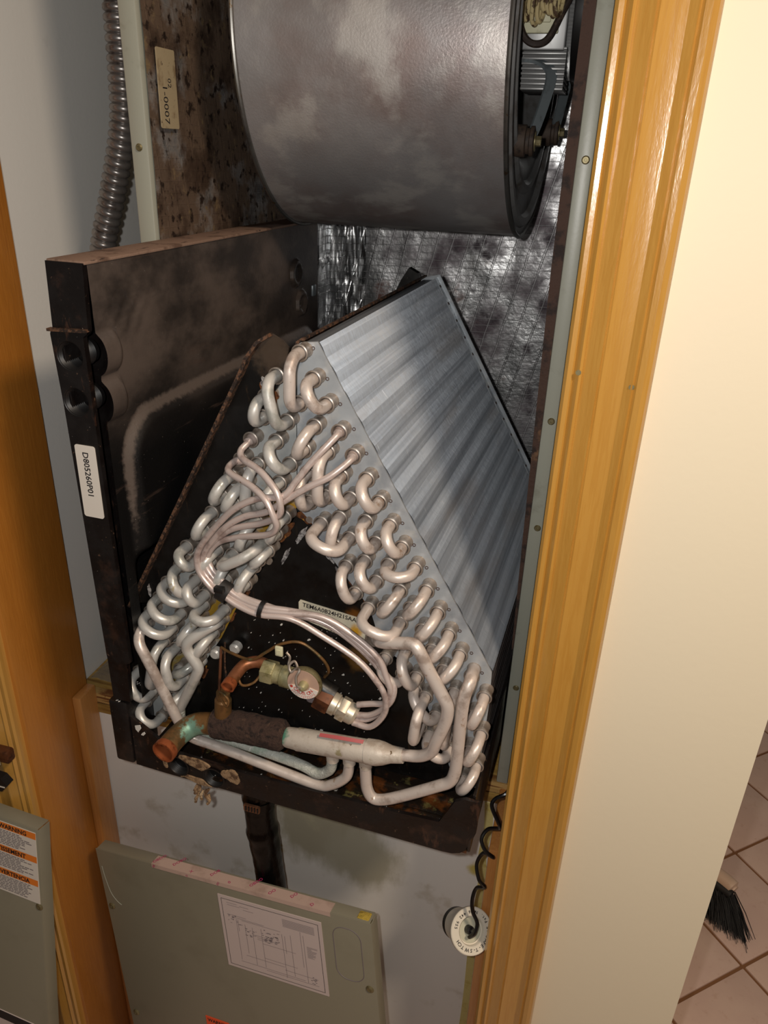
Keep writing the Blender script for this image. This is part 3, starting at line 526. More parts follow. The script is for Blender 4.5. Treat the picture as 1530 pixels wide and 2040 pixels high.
# left baffle with folded rusty edge
BAF = [(-191,191),(-44,465),(-40,474),(-29,489),(-18,496),(-8,491),(-3,486),(-5,477),(-11,456),(-88,328),(-169,196)]
B().prism(BAF, fr(.035), .0018).obj('side_baffle', 'dark', CO)
B().strip([(-.191, .031, .191), (-.117, .031, .328), (-.044, .031, .465), (-.040, .031, .474), (-.029, .031, .489), (-.018, .031, .496)], (0, 1, 0), .010, .003).obj('folded_edge', 'rustedge', CO)
# return bends
cme = B().lathe([(0, .001), (.0070, .001), (.0070, .0), (.0064, -.001), (.0064, -.0085), (.0070, -.0100), (.0070, -.0115), (.0076, -.012), (.0076, -.0135), (.0066, -.0140), (.0054, -.0120), (.0052, -.006)], (0, 0, 0), (0, 1, 0), 18).mesh('collar', 'collar')
def ubend(a, bpt, P=.036, r=.0052, mt='tube', rmax=.0135):
    A = Vector((a[0], n0, a[1])); Bp = Vector((bpt[0], n0, bpt[1])); d = (Bp - A); L = d.length; d.normalize(); out = Vector((0, -1, 0)); q = min(L / 2, rmax); path = [A, A + out * (P - q) * .5]
    for k in range(8): t = PI / 2 * k / 7; path.append(A + out * (P - q + q * math.sin(t)) + d * (q - q * math.cos(t)))
    for k in range(8): t = PI / 2 * k / 7; path.append(Bp + out * (P - q + q * math.cos(t)) - d * (q - q * math.sin(t)))
    path += [Bp + out * (P - q) * .5, Bp]
    o = B().tube([p for i, p in enumerate(path) if i == 0 or (p - path[i - 1]).length > 1e-5], r, 14, False).obj('return_bend', mt, CO, 60)
    inst(cme, 'collar', o, A); inst(cme, 'collar', o, Bp)
random.seed(21)
def one_pitch(l, idx):        # neighbouring holes lie one tube pitch (25.4 mm) apart
    out = []
    for i, (a, b_, c, d) in enumerate(l):
        if i in idx: k = 25.4 / math.hypot(c - a, d - b_); c, d = a + (c - a) * k, b_ + (d - b_) * k
        out.append((a, b_, c, d))
    return out
RBn = one_pitch(RBn, (2, 14, 15, 16, 18, 19, 24, 26, 27)); LBn = one_pitch(LBn, (9, 16, 20, 23, 28, 29))
PRJ = {7: .047, 8: .029, 22: .029, 23: .044, 17: .044, 14: .03}
for i, (a, bq, c, d) in enumerate(RBn): ubend((a / 1000, bq / 1000), (c / 1000, d / 1000), PRJ.get(i, .034) + random.uniform(-.001, .002), .0052, 'tube')
for i, (a, bq, c, d) in enumerate(LBn): ubend((a / 1000, bq / 1000), (c / 1000, d / 1000), {26: .044, 27: .028, 19: .042, 28: .028, 22: .040, 21: .032}.get(i, .034) + random.uniform(-.001, .002), .0052, 'tube_l')
stub = B().lathe([(0, -.009), (.0045, -.009), (.0062, -.007), (.0062, .0)], (0, 0, 0), (0, 1, 0), 14).mesh('plugged_stub', 'tube_l')
for u, z in ((-.152, .17), (-.118, .16), (-.074, .158), (-.098, .145), (-.118, .128)): inst(stub, 'plugged_stub', CO, (u, n0, z))
# capillaries from the distributor
CAPB = [(44,418),(57,398),(-41,399),(-52,378)]
C1 = [(46,22,419),(39,14,410),(26,8,394),(15,4,378),(4,0,364),(-20,0,358),(-42,0,345),(-59,2,328),(-79,4,303),(-89,5,285),(-88,5,267),(-74,3,252),(-63,1,249),(-45,0,241),(-23,0,236),(8,4,236),(38,8,221),(73,8,203),(95,6,183),(104,4,168),(103,4,149),(89,6,128),(70,8,126)]
C2 = [(59,22,399),(53,14,393),(42,8,384),(25,4,374),(5,2,359),(-14,4,344),(-36,6,335),(-54,6,323),(-72,8,303),(-85,10,283),(-85,9,265),(-72,7,253),(-63,6,250),(-45,4,243),(-22,2,240),(7,6,241),(38,10,241),(68,11,227),(93,10,209),(102,8,192),(108,6,177),(103,8,160),(88,10,153),(74,10,148)]
C3 = [(-41,26,398),(-44,18,393),(-39,12,388),(-19,4,383),(-1,-3,370),(4,-5,358),(1,-3,346),(-19,4,332),(-52,8,318),(-75,10,298),(-85,12,283),(-82,10,268),(-69,8,255),(-61,6,254),(-44,5,246),(-22,4,243),(6,8,242),(36,14,237),(65,15,221),(90,14,202),(102,12,187),(110,10,181),(108,6,163),(89,10,140),(70,11,134)]
C4 = [(-54,26,379),(-56,16,376),(-51,10,373),(-27,2,368),(-10,-4,359),(-2,-6,345),(-1,-4,335),(-11,0,324),(-45,8,311),(-69,12,299),(-82,14,282),(-79,12,269),(-65,9,258),(-59,8,254),(-43,7,247),(-22,6,244),(4,12,236),(35,17,230),(64,18,215),(89,17,195),(102,14,179),(108,12,168),(101,11,150),(85,13,131),(71,13,127)]
for (cu, cz), pts in zip(CAPB, (C1, C2, C3, C4)):
    pts = [(cu, 45, cz), (cu, 30, cz)] + pts; sm = smooth(mm(pts), 5); N_ = len(sm)
    o = B().tube(sm, [(.0052 if i < 5 else (.0042 if i < 9 else .0031)) for i in range(N_)], 10).obj('capillary', 'capil', CO, 60); inst(cme, 'collar', o, (cu / 1000, n0, cz / 1000))
def band(c, ax, ru, rz, w, name, m):
    c = Vector(c); ax = Vector(ax).normalized(); s = Vector((0, -1, 0)); v = ax.cross(s).normalized(); s = v.cross(ax); pts = [c + v * (ru * math.cos(2 * PI * k / 28)) + s * (rz * math.sin(2 * PI * k / 28)) for k in range(29)]
    return B().strip(pts, ax, w, .0014).obj(name, m, CO)
g1 = band((-.062, .0045, .2505), (.9, -.02, -.42), .0105, .0085, .011, 'hose_clip', 'rubber'); band((-.058, .0045, .2485), (.9, -.02, -.42), .0105, .0085, .003, 'cable_tie', 'black')
B().box(-.066, -.056, -.009, -.003, .256, .262, .001).obj('tie_head', 'black', g1)
band((-.0215, .003, .2405), (.97, 0, -.2), .0085, .0075, .0045, 'cable_tie', 'black')
# feeder tubes and suction manifold
H1 = [(80,40,211),(90,18,222),(100,8,229),(117,4,235),(128,2,238),(135,0,233),(144,0,216),(158,0,192),(164,0,181),(165,0,170),(163,0,157),(157,0,136),(153,2,121),(145,4,111),(135,6,105),(118,6,102)]
H2 = [(179,45,194),(181,20,204),(181,10,202),(178,6,188),(177,6,157),(177,6,116),(176,6,97),(172,6,84),(160,6,74),(125,6,49),(105,6,37),(94,6,36),(88,6,46),(86,6,63),(85,6,93)]
H3 = [(-181,45,163),(-169,18,176),(-168,8,172),(-164,2,165),(-157,0,153),(-144,0,122),(-130,2,82),(-124,6,61),(-114,8,50),(-88,10,45),(-50,10,40),(-4,9,34),(34,8,31),(49,7,38),(62,6,51),(67,6,63),(68,6,88)]
H4 = [(-88,45,190),(-83,20,199),(-97,10,190),(-108,6,180),(-110,6,170),(-104,6,159),(-99,6,150),(-102,6,140),(-114,8,115),(-132,14,81),(-135,20,55),(-120,22,47),(-95,22,47),(-54,20,47),(6,16,45),(30,12,43),(42,10,51),(48,8,63),(50,6,89)]
for nm, h, mt, r in (('f', H1, 'tube', .0060), ('f', H2, 'tube', .0060), ('f', H3, 'tube', .0056), ('f', H4[:10], 'tube_l', .0056)):
    o = B().tube(smooth(mm(h), 6), r, 14).obj('feeder_tube', mt, CO, 60); inst(cme, 'collar', o, (h[0][0] / 1000, n0, h[0][2] / 1000))
B().tube(smooth(mm(H4[9:]), 6), .0057, 14).obj('feeder_tube', 'mani_g', CO, 60)
mp_ = [(-.004, .006, .0875), (.000, .006, .0878), (.010, .006, .0885), (.012, .006, .0887), (.086, .006, .0957), (.0865, .006, .0958), (.097, .006, .0972), (.104, .006, .0985), (.112, .006, .1), (.122, .006, .1016), (.124, .006, .102)]
mo_ = B().tube(mp_, [.009, .0105, .0112, .0120, .0120, .0128, .0128, .0115, .0088, .0078, .0076], 24).obj('suction_manifold', 'mani', CO)
for x, z in ((.050, .088), (.068, .0895), (.0855, .0905)): B().lathe([(.0072, 0), (.0078, .002), (.0066, .012), (.0066, .014)], (x, .006, z - .001), (0, 0, -1), 18).obj('branch_socket', 'mani', mo_)
B().strip([(.038, .0, .1075), (.055, -.001, .1105), (.075, -.001, .1125), (.084, .001, .1115)], (.2, .6, .8), .0038, .0008).obj('red_tape', 'redfilm', CO)
el = smooth([(-.072, .004, .0845), (-.099, .002, .080), (-.111, -.004, .0755), (-.117, -.018, .0725), (-.1185, -.032, .071), (-.119, -.040, .0705)], 7)
eo = B().tube(el, .0118, 24, False).obj('suction_elbow', 'copper_old', CO, 60)
ea = (el[-1] - el[-2]).normalized()
B().lathe([(.0122, -.007), (.0128, -.005), (.0128, .001), (.0108, .001), (.0104, -.030), (0, -.030)], el[-1], ea, 32).obj('pipe_mouth', 'copper_in', eo)
from mathutils import noise as MN
fo_ = B(); fp = smooth([(-.083, .004, .0835), (-.073, .004, .0850), (-.041, .005, .0870), (-.002, .006, .0880)], 10)
fo_.tube(fp, 1.0, 26); c0 = [p for p in fp]
nv = []
for i, p in enumerate(fp):
    for k in range(26):
        v = Vector(fo_.v[i * 26 + k]); d = (v - p); e = .0160 + .0016 * MN.noise(v * 2 + Vector((i * .45, k * .5, 0))) - (.004 if i in (0, len(fp) - 1) else 0); nv.append(tuple(p + d.normalized() * e))
fo_.v = nv; fo_.obj('felt_sleeve', 'foam', CO, 60)
# expansion valve
B().lathe([(0, .010), (.010, .010), (.0150, .008), (.0176, .004), (.0182, .002), (.0176, 0), (.0150, -.0012), (.0150, -.0018), (0, -.0018)], (.0235, -.004, .170), (0, 1, 0), 40).obj('valve_head', 'brass', CO)
vf = B().prism(circ((.0235, .170), .0165, 40), lambda a, c, t: (a, -.0060 + t, c), .0006).obj('valve_face', 'pink', CO)
sec = [(.0235 + .0160 * math.cos(rad(a)), .170 + .0160 * math.sin(rad(a))) for a in range(192, 349, 6)] + [(.0235 + .0070 * math.cos(rad(a)), .170 + .0070 * math.sin(rad(a))) for a in range(348, 191, -12)]
vl = B().prism(sec, lambda a, c, t: (a, -.0066 + t, c), .0005).obj('caution_label', 'paper', vf)
bt = B()
for ch, a in zip('CAUTION', (214, 234, 253, 271, 286, 303, 325)):
    t = rad(a); upd = Vector((-math.cos(t), 0, -math.sin(t))); rd = Vector((-math.sin(t), 0, math.cos(t))); p = Vector((.0235 + .0116 * math.cos(t), -.0068, .170 + .0116 * math.sin(t)))
    bt.add(*glyphs(ch, .0054, p - rd * .0017, rd, upd, thick=.00008))
for k, rr in enumerate((.0128, .0139, .0150)):
    for a in range(215, 326, 9):
        if random.random() < .85: t = rad(a); t2 = rad(a + 6); bt.add([(.0235 + q * math.cos(x), -.0068, .170 + q * math.sin(x)) for x in (t, t2) for q in (rr, rr + .0004)], [(0, 1, 3, 2)])
bt.add([(.0235 + .0128 * math.cos(rad(198)) + a, -.0068, .170 + .0128 * math.sin(rad(198)) + c) for a, c in ((0, .0017), (.0015, .0012), (.0017, -.0006), (.0004, -.0017), (-.0013, -.0010), (-.0017, .0006))], [(0, 1, 2, 3, 4, 5)])
bt.obj('lettering', 'inkred', vl, 0)
B().lathe([(.0050, 0), (.0046, .004), (.0030, .007), (0, .008)], (.0245, -.006, .1705), (0, -1, 0), 20).obj('valve_hub', 'nut_g', CO)
B().tube(smooth([(.0245, -.012, .171), (.021, -.015, .175), (.019, -.012, .182), (.021, -.008, .188), (.016, -.004, .186), (.011, -.006, .182), (.008, -.003, .187), (.012, .001, .190), (.016, -.002, .184), (.010, -.004, .180), (.006, .0, .185), (.006, .003, .192), (.002, .004, .196)], 6), .0013, 8).obj('sensing_wire', 'collar', CO)
B().hexa((-.0275, .012, .1615), (1, 0, -.05), .0125, .013, (0, 0, 1)).obj('flare_nut', 'nut_g', CO)
B().lathe([(0, 0), (.0098, 0), (.0098, .007), (.011, .008), (.011, .02), (0, .02)], (-.0145, .012, .1605), (1, 0, -.05), 24).obj('valve_inlet', 'nut_g', CO)
B().lathe([(0, 0), (.0105, 0), (.0105, .03), (0, .03)], (.020, .016, .160), (.86, 0, -.42), 24).obj('valve_body', 'dark', CO)
B().box(.018, .036, .010, .022, .134, .150, .004).obj('valve_stem', 'inkgrey', CO)
dax = Vector((.034, 0, -.0125)).normalized()
B().hexa((.031, .011, .1475), dax, .0135, .016, (0, 0, 1)).obj('outlet_nut', 'nut_b', CO)
do = B().lathe([(0, 0), (.0105, 0), (.0115, .001), (.0115, .007), (.0098, .008), (.0098, .010)], (.0455, .011, .1425), dax, 24).hexa(Vector((.0455, .011, .1425)) + dax * .010, dax, .0128, .009, (0, 0, 1)).lathe([(.0108, .019), (.0108, .026), (.0085, .029), (0, .029)], (.0455, .011, .1425), dax, 24).obj('distributor', 'distm', CO)
lq = smooth([(-.026, .014, .1675), (-.036, .014, .1680), (-.046, .008, .1660), (-.0495, -.006, .1625), (-.0495, -.022, .1600)], 7)
lo_ = B().tube(lq, .0062, 18, False).obj('liquid_line', 'copper', CO, 60); la = (lq[-1] - lq[-2]).normalized()
B().lathe([(.0066, -.007), (.0070, -.006), (.0070, .001), (.0054, .001), (.0050, -.015), (0, -.015)], lq[-1], la, 20).obj('pipe_mouth', 'copper_in', lo_)
B().tube(smooth(mm([(-79,20,171),(-65,14,172),(-39,8,174),(-21,6,189),(-4,6,203),(16,8,208),(36,10,194),(42,14,178),(35,20,163)]), 7), .0015, 8).obj('equaliser_tube', 'copper_old', CO)
B().tube(smooth([(-.079, .02, .171), (-.077, .012, .15), (-.076, .006, .13), (-.074, .004, .12)], 5), .0016, 8).obj('equaliser_tube', 'nut_b', CO)
B().tube(smooth([(-.08, .03, .17), (-.082, .03, .14), (-.080, .028, .12), (-.082, .022, .10), (-.078, .004, .092)], 6), .0011, 6).obj('thin_wire', 'rustedge', CO)
B().tube(smooth([(-.071, -.002, .125), (-.060, -.010, .123), (-.057, -.010, .132), (-.064, -.008, .137), (-.071, -.002, .132), (-.068, .002, .124)], 6), .0013, 8).obj('wire_loop', 'copper_old', CO)
B().tube(smooth([(-.052, .002, .156), (-.044, -.004, .150), (-.034, .0, .152), (-.029, .006, .158), (-.028, .012, .162)], 6), .0013, 8).obj('wire_loop', 'copper_old', CO)
B().lathe([(0, 0), (.0098, 0), (.0098, .002), (.0088, .003), (.0088, .030), (.0072, .032), (.0072, .040), (0, .040)], (-.0735, .004, .088), (.07, 0, 1), 20).obj('service_stub', 'copper_old', CO)
B().box(-.0085, -.0005, .0, .003, .192, .203, .001).box(-.0065, -.0025, -.0006, .0, .1945, .1995).obj('tag_clip', 'creamplastic', CO)
lbp = [(-2, 229), (67, 221), (70, 217), (66, 193), (61, 191), (-1, 207), (-4, 210), (-4, 226)]
lo = B().prism(lbp, lambda a, c, t: (a / 1000, .0490 - t, c / 1000), .0006).obj('model_label', 'paper_c', CO)
xd = Vector((.995, 0, -.10)).normalized(); yd = Vector((.10, 0, .995))
bt = B(); bt.add(*glyphs('TEM6A0B24H21SAA', .0067, (.0, .0482, .2218), xd, yd, thick=.00012)); bt.add(*glyphs('52V', .0045, (.014, .0482, .200), xd, yd))
for k in range(10): x = .027 + k * .0011; bt.add([(x, .0482, .1955 - k * .0001), (x + (.0005 if k % 3 else .0009), .0482, .1955 - k * .0001), (x + (.0005 if k % 3 else .0009), .0482, .2005 - k * .0001), (x, .0482, .2005 - k * .0001)], [(0, 1, 2, 3)])
bt.obj('lettering', 'ink', lo, 0)

# ------------------------------------------------------------------ drain pan under the coil
DP = thing('drain_pan', 'dirty black plastic drain pan under the coil with two threaded drain holes', 'drain pan', COILO, CR)
Z = lambda v: v / 1000
lip = [(-187, -4), (-150, -5), (172, -5), (182, -4), (190, -.5), (195, 5), (197.5, 13), (198, 21), (202, 25), (204, 33), (205, 72), (190, 72), (180, 66), (166, 34), (120, 31), (70, 30), (0, 28), (-60, 27), (-133, 30), (-150, 40), (-183, 62), (-187, 66)]
h1c, h2c = (-131, 12), (-87, 9)
lipo = B().prism(lip, fr(.0), .004, [circ(h1c, 11.5), circ(h2c, 11.5)]).obj('front_lip', 'pan', DP)
B().box(-.213, -.1895, -.001, .05, -.004, .082, .003).obj('corner_block', 'pan', DP)
B().box(.1905, .2035, .001, .006, .03, .068, .001).obj('corner_post', 'pan', DP)
B().box(-.186, .196, .0045, .50, -.004, .0, .0).obj('pan_floor', 'panin', DP)
B().box(.196, .1995, .005, .50, -.002, .075, .001).obj('side_wall', 'pan', DP)
B().box(-.2105, -.204, .0505, .50, -.002, .075, .001).obj('side_wall', 'pan', DP)
B().box(-.186, .195, .4965, .50, .001, .07, .001).obj('rear_wall', 'pan', DP)
B().prism([(-150, 1), (-120, 1), (-112, 24), (-145, 28)], fr(.03), .004).obj('rib', 'panin', DP)
B().box(.05, .185, .038, .0485, .001, .024, .002).box(-.12, .05, .040, .0485, .001, .02, .002).obj('sludge_bar', 'panin', DP)
for c in (h1c, h2c):
    pf = [(.0135, -.001), (.0118, -.001)]
    for k in range(5): pf += [(.0114, .0 + k * .002), (.0104, .001 + k * .002)]
    pf += [(.0104, .0105), (0, .0105)]
    B().lathe(pf, (c[0] / 1000, -.0004, c[1] / 1000), (0, 1, 0), 32).obj('threaded_socket', 'black', DP, 20)
random.seed(4)
for c, ru, rz, ti in (((-.108, -.0002, .024), .022, .007, -.15), ((-.065, -.0002, .019), .012, .009, -.3), ((-.108, -.0002, -.001), .02, .004, -.1), ((-.147, -.0002, .016), .004, .012, .2)):
    pts = []
    for k in range(26):
        t = 2 * PI * k / 26; q = .9 + .15 * math.sin(3 * t + ti * 9) + random.uniform(-.08, .08); a, d = ru * q * math.cos(t), rz * q * math.sin(t); a, d = a * math.cos(ti) - d * math.sin(ti), a * math.sin(ti) + d * math.cos(ti); x, z = c[0] + a, c[2] + d
        for h in (h1c, h2c):
            dd = math.hypot(x - h[0] / 1000, z - h[1] / 1000)
            if dd < .0138: x = h[0] / 1000 + (x - h[0] / 1000) * .0138 / max(dd, 1e-4); z = h[1] / 1000 + (z - h[1] / 1000) * .0138 / max(dd, 1e-4)
        pts.append((x, z))
    B().prism(pts, lambda a, d, t: (a, -.0002 - t, d), .0022).obj('putty_smear', 'putty', DP, 0)
pb = B()
for k in range(9):
    x, z = -.103 + random.uniform(-.007, .007), -.012 - k * .0022; pb.tube(smooth([(x, .002, z + .006), (x + random.uniform(-.004, .004), -.001, z), (x + random.uniform(-.006, .006), -.002, z - .005)], 4), .0018, 6)
pb.obj('hanging_putty', 'putty', DP)
# loose white flakes of scale
fk = B(); random.seed(9)
def flake(x, y, z, s, nrm):
    a = Vector(nrm).orthogonal().normalized(); bq = Vector(nrm).cross(a); a0 = random.uniform(0, 6); pts = []
    for k in range(5):
        t = a0 + 2 * PI * k / 5; q = s * random.uniform(.5, 1.2); pts.append(Vector((x, y, z)) + a * (q * math.cos(t) * 1.4) + bq * (q * math.sin(t) * .8))
    top = [p + Vector(nrm) * .0006 for p in pts]; fk.add(pts + top, [(0, 1, 2, 3, 4), (9, 8, 7, 6, 5)] + [(i, (i + 1) % 5, 5 + (i + 1) % 5, 5 + i) for i in range(5)])
for k in range(130):
    z = random.uniform(.045, .20); w = .14 * (1 - z / .345); u = random.uniform(-w, w) + .006; s = random.choice((.0004, .0004, .0005, .0007, .0007, .0012, .0018)); flake(u, .0492, z, s, (0, -1, 0))
for k in range(60): flake(random.uniform(-.18, .18), random.uniform(.006, .035), .0008, random.choice((.001, .0015, .002)), (0, 0, 1))
for k in range(26): flake(random.uniform(-.21, -.192), random.uniform(.0, .04), .0825, random.choice((.0007, .001)), (0, 0, 1))
flake(-.178, -.0006, .052, .005, (0, -1, 0)); flake(-.172, -.0006, .046, .003, (0, -1, 0))
fo = fk.obj('scale_flakes', 'chalk', DP, 0); fo['kind'] = 'stuff'

# ------------------------------------------------------------------ side (horizontal) drain pan standing on the left
SP = thing('side_drain_pan', 'tall black plastic side pan standing left of the coil, dust covered', 'drain pan', COILO, CR)
def sdist(n, z):      # rounded-rectangle pocket, signed distance (negative inside)
    cx, cz, hx, hz, r = .262, .272, .242, .136, .05; q = (abs(n - cx) - hx + r, abs(z - cz) - hz + r); return math.hypot(max(q[0], 0), max(q[1], 0)) + min(max(q[0], q[1]), 0) - r
def hgt(n, z):
    d = sdist(n, z); h = -.171
    if d < 0:
        w = min(1, max(0, (z - .235) / .03)); h += (.0100 * w - .030 * (1 - w)) * min(1, (-d) / .014)
    for zc in (.468, .425):
        if n < .034: e = abs(z - zc); k = max(0, 1 - (e / .019) ** 2); h = max(h, -.174 + .0125 * math.sqrt(k) * min(1, (.036 - n) / .010)) if k > 0 else h
    for nc, zc in ((.432, .484), (.449, .442)):
        rr = math.hypot(n - nc, z - zc)
        if rr < .017: h += .004 if rr > .010 else .001
    h += .0014 * math.exp(-(((n - .05) / .03) ** 2 + ((z - .50) / .02) ** 2)) * math.sin(n * 300) * math.sin(z * 260)
    return h
sb_ = B(); sb_.grid(200, 180, lambda a, c: (hgt(.004 + a * .506, .092 + c * .4535), .004 + a * .506, .092 + c * .4535)); iw = sb_.obj('inner_wall', 'sidepan', SP, 50)
da = iw.data.attributes.new('dust', 'FLOAT', 'POINT')      # dust lying on the shoulder that faces up, thinning out downwards
for k, v in enumerate(iw.data.vertices):
    d = sdist(v.co.y, v.co.z); da.data[k].value = max(0, 1 - abs(d + .004) / .0085) * min(1, max(0, (v.co.z - .25) / .1)) if v.co.y > .005 else 0
so = [(-208, 546), (-171, 546), (-174, 490), (-176, 487), (-180, 484), (-179, 300), (-177, 147), (-177, 140), (-181, 138), (-183, 87), (-204, 87), (-204.5, 140), (-205, 146), (-211, 420), (-214, 484), (-213, 487), (-210.5, 489)]
so[0:1] = [(-208, 546)]
B().prism(so, fr(-.0015), .0055, [circ((-196.5, 466), 13.2), circ((-197, 424), 13.2)]).obj('front_strip', 'pan', SP)
B().strip([(-.2135, -.003, .4885), (-.174, -.003, .4905)], (0, 1, 0), .006, .0025).obj('moulded_ledge', 'rustedge', SP)
for zc in (.466, .424):
    pf = [(.0134, -.0005), (.0128, .0)]
    for k in range(9): pf += [(.0126, .0008 + k * .0024), (.0115, .002 + k * .0024)]
    pf += [(.0115, .026), (0, .026)]
    B().lathe(pf, (-.1967, -.0012, zc), (0, 1, 0), 32).obj('threaded_socket', 'black', SP, 20)
B().box(-.2085, -.206, .004, .512, .09, .545, .0005).obj('outer_wall', 'pan', SP)
B().box(-.208, -.1695, .0, .513, .5445, .5475, .001).obj('top_wall', 'dusttop', SP)
B().box(-.208, -.172, .509, .513, .09, .544, .001).obj('rear_wall', 'pan', SP)
B().box(-.172, -.168, .486, .500, .445, .461, .002).obj('metal_tab', 'strap', SP)
lp = B().prism(rrect(-.2055, -.1835, .309, .383, .0025), lambda a, c, t: (a + (c - .345) * .0, -.0022 + t, c), .0008).obj('part_label', 'paper', SP)
bt = B(); bt.add(*glyphs('D805260P01', .0088, (-.1975, -.0024, .3765), (0, 0, -1), (1, 0, 0), thick=.00015)); bt.obj('lettering', 'ink', lp, 0)

# ------------------------------------------------------------------ drain hose
DH = thing('drain_hose', 'black tape-wrapped drain hose hanging below the coil pan', 'hose', (-.0845, -.072, .0))
hp = smooth([(0.002, 0, .855), (0.0, 0, .80), (-.002, .002, .74), (-.001, .003, .69), (.005, .004, .63), (.010, .005, .56), (.014, .008, .45), (.018, .012, .3), (.02, .012, .0)], 10)
B().tube(hp, [(.0200 + .0004 * math.sin(i * .4) + (.0014 if i in (20, 21, 32, 33) else 0) + random.uniform(-.0003, .0003)) for i in range(len(hp))], 28).obj('wrapped_hose', 'tapeblack', DH, 50)
B().lathe([(.0178, .0), (.0212, .0), (.0212, .013), (.0178, .013)], (-.001, .001, .728), (0, 0, 1), 36).obj('collar', 'tapeblack', DH)
ck = B().prism(rrect(-.012, .010, .733, .744, .002), lambda a, c, t: (a, -.0235 + t + abs(a) * .08, c), .003).obj('hose_clamp', 'clamp', DH)
for k in range(5): B().box(-.0095 + k * .004, -.0075 + k * .004, -.0239, -.0230, .735, .742).obj('slot', 'black', ck)

# ------------------------------------------------------------------ flexible conduit
FC = thing('flexible_conduit', 'ribbed grey steel conduit running down beside the closet wall', 'conduit', (-.29, .09, 1.0))
cpth = smooth([(.01, 0, .95), (.010, 0, .75), (.009, 0, .63), (.007, 0, .562), (.002, 0, .513), (-.019, 0, .446), (-.041, 0, .384), (-.058, .005, .32), (-.066, .01, .22), (-.068, .012, .0)], 60)
# resample evenly so the ribs keep one pitch
ev = [cpth[0]]; acc = 0; step = .00155
for i in range(1, len(cpth)):
    seg = (cpth[i] - cpth[i - 1]).length; pos = 0
    while acc + (seg - pos) >= step:
        pos += step - acc; acc = 0; ev.append(cpth[i - 1].lerp(cpth[i], pos / seg))
    acc += seg - pos
B().tube(ev, [(.0148 if (i % 6) in (0, 1, 2) else (.0138 if i % 6 in (3, 5) else .0118)) for i in range(len(ev))], 22).obj('ribbed_sleeve', 'conduit', FC, 50)

# ------------------------------------------------------------------ loose access panels
def rotm(y, l, r): return (Matrix.Rotation(y, 3, 'Z') @ Matrix.Rotation(l, 3, 'X') @ Matrix.Rotation(r, 3, 'Y'))
def panel(name, label, T, rot, w, h, x0, d=.019):
    o = thing(name, label, 'panel', T); o.rotation_mode = 'QUATERNION'; o.rotation_quaternion = rot.to_quaternion()
    bb = B(); bb.box(x0, x0 + w, 0, .0012, -h, 0, .0005); bb.obj('face_sheet', 'grey', o)
    B().box(x0 + .0015, x0 + w - .0015, .0012, d, -.0014, 0, .0004).obj('top_flange', 'grey', o)
    B().box(x0, x0 + .0014, .0012, d, -h, -.002, .0004).obj('side_flange', 'grey', o); B().box(x0 + w - .0014, x0 + w, .0012, d, -h, -.002, .0004).obj('side_flange', 'grey', o)
    B().box(x0 + .0015, x0 + w - .0015, .0012, d, -h, -h + .0014, .0004).obj('bottom_flange', 'grey', o)
    return o
PA = panel('access_panel', 'grey metal access panel with wiring diagram leaning below the coil', (-.342, -.085, .571), rotm(rad(-6.69), rad(-5.45), rad(-8.36)), .434, .52, 0)
dg = B().prism(rrect(.2065, .3635, -.1432, -.0195, .0006), lambda a, c, t: (a, -.0008 + t, c), .0007).obj('wiring_diagram', 'paper_d', PA)
bi = B(); Lx = lambda b_, x0, x1, z0, z1: b_.add([(x0, -.0011, z0), (x1, -.0011, z0), (x1, -.0011, z1), (x0, -.0011, z1)], [(0, 1, 2, 3)])
x0, x1, z0, z1 = .2115, .3585, -.1385, -.0245; w = .0006
for q in ((x0, x1, z1 - w, z1), (x0, x1, z0, z0 + w), (x0, x0 + w, z0, z1), (x1 - w, x1, z0, z1)): Lx(bi, *q)
bi.obj('border', 'ink', dg, 0)
bi = B(); random.seed(2); w = .0004
for a, z_, c in ((.22, -.030, .016), (.24, -.0315, .014), (.22, -.0335, .02), (.245, -.036, .016), (.218, -.05, .03), (.225, -.053, .05), (.24, -.055, .06), (.255, -.074, .03), (.262, -.077, .03), (.262, -.08, .016), (.27, -.085, .05), (.27, -.11, .05), (.24, -.115, .06), (.30, -.12, .05), (.23, -.128, .10), (.27, -.131, .08)): Lx(bi, a, a + c, z_, z_ + w)
for a, z_, c in ((.2315, -.055, .07), (.234, -.055, .02), (.2445, -.06, .05), (.2555, -.062, .065), (.2695, -.06, .066), (.3015, -.058, .075), (.3055, -.06, .03), (.3145, -.056, .07), (.330, -.045, .06), (.334, -.05, .08)): Lx(bi, a, a + w, z_ - c, z_)
for i in range(26):
    z_ = -.03 - i * .0015; 
    if i < 9: Lx(bi, .305, .352, z_ - .002, z_ - .002 + w)
    if i > 12: Lx(bi, .338, .338 + random.uniform(.006, .016), z_ - .018, z_ - .018 + w)
for i in range(34): a, z_ = .27 + random.uniform(0, .025), -.06 - random.uniform(0, .022); Lx(bi, a, a + random.uniform(.001, .005), z_, z_ + random.uniform(.0006, .0014))
for i in range(16): a, z_ = .216 + random.uniform(0, .02), -.05 - random.uniform(0, .014); Lx(bi, a, a + random.uniform(.001, .005), z_, z_ + random.uniform(.0005, .001))
for i in range(16): a, z_ = .242 + random.uniform(0, .018), -.066 - random.uniform(0, .014); Lx(bi, a, a + random.uniform(.001, .004), z_, z_ + random.uniform(.0005, .0012))
for i in range(10): a, z_ = .338 + random.uniform(0, .008), -.118 - random.uniform(0, .012); Lx(bi, a, a + random.uniform(.001, .003), z_, z_ + .001)
bi.obj('diagram_lines', 'inkgrey', dg, 0)
st = B().prism([(.1487, -.2606), (.189, -.2606), (.189, -.32), (.1487, -.32)], lambda a, c, t: (a, -.0008 + t, c), .0007).obj('warning_sticker', 'redor', PA)
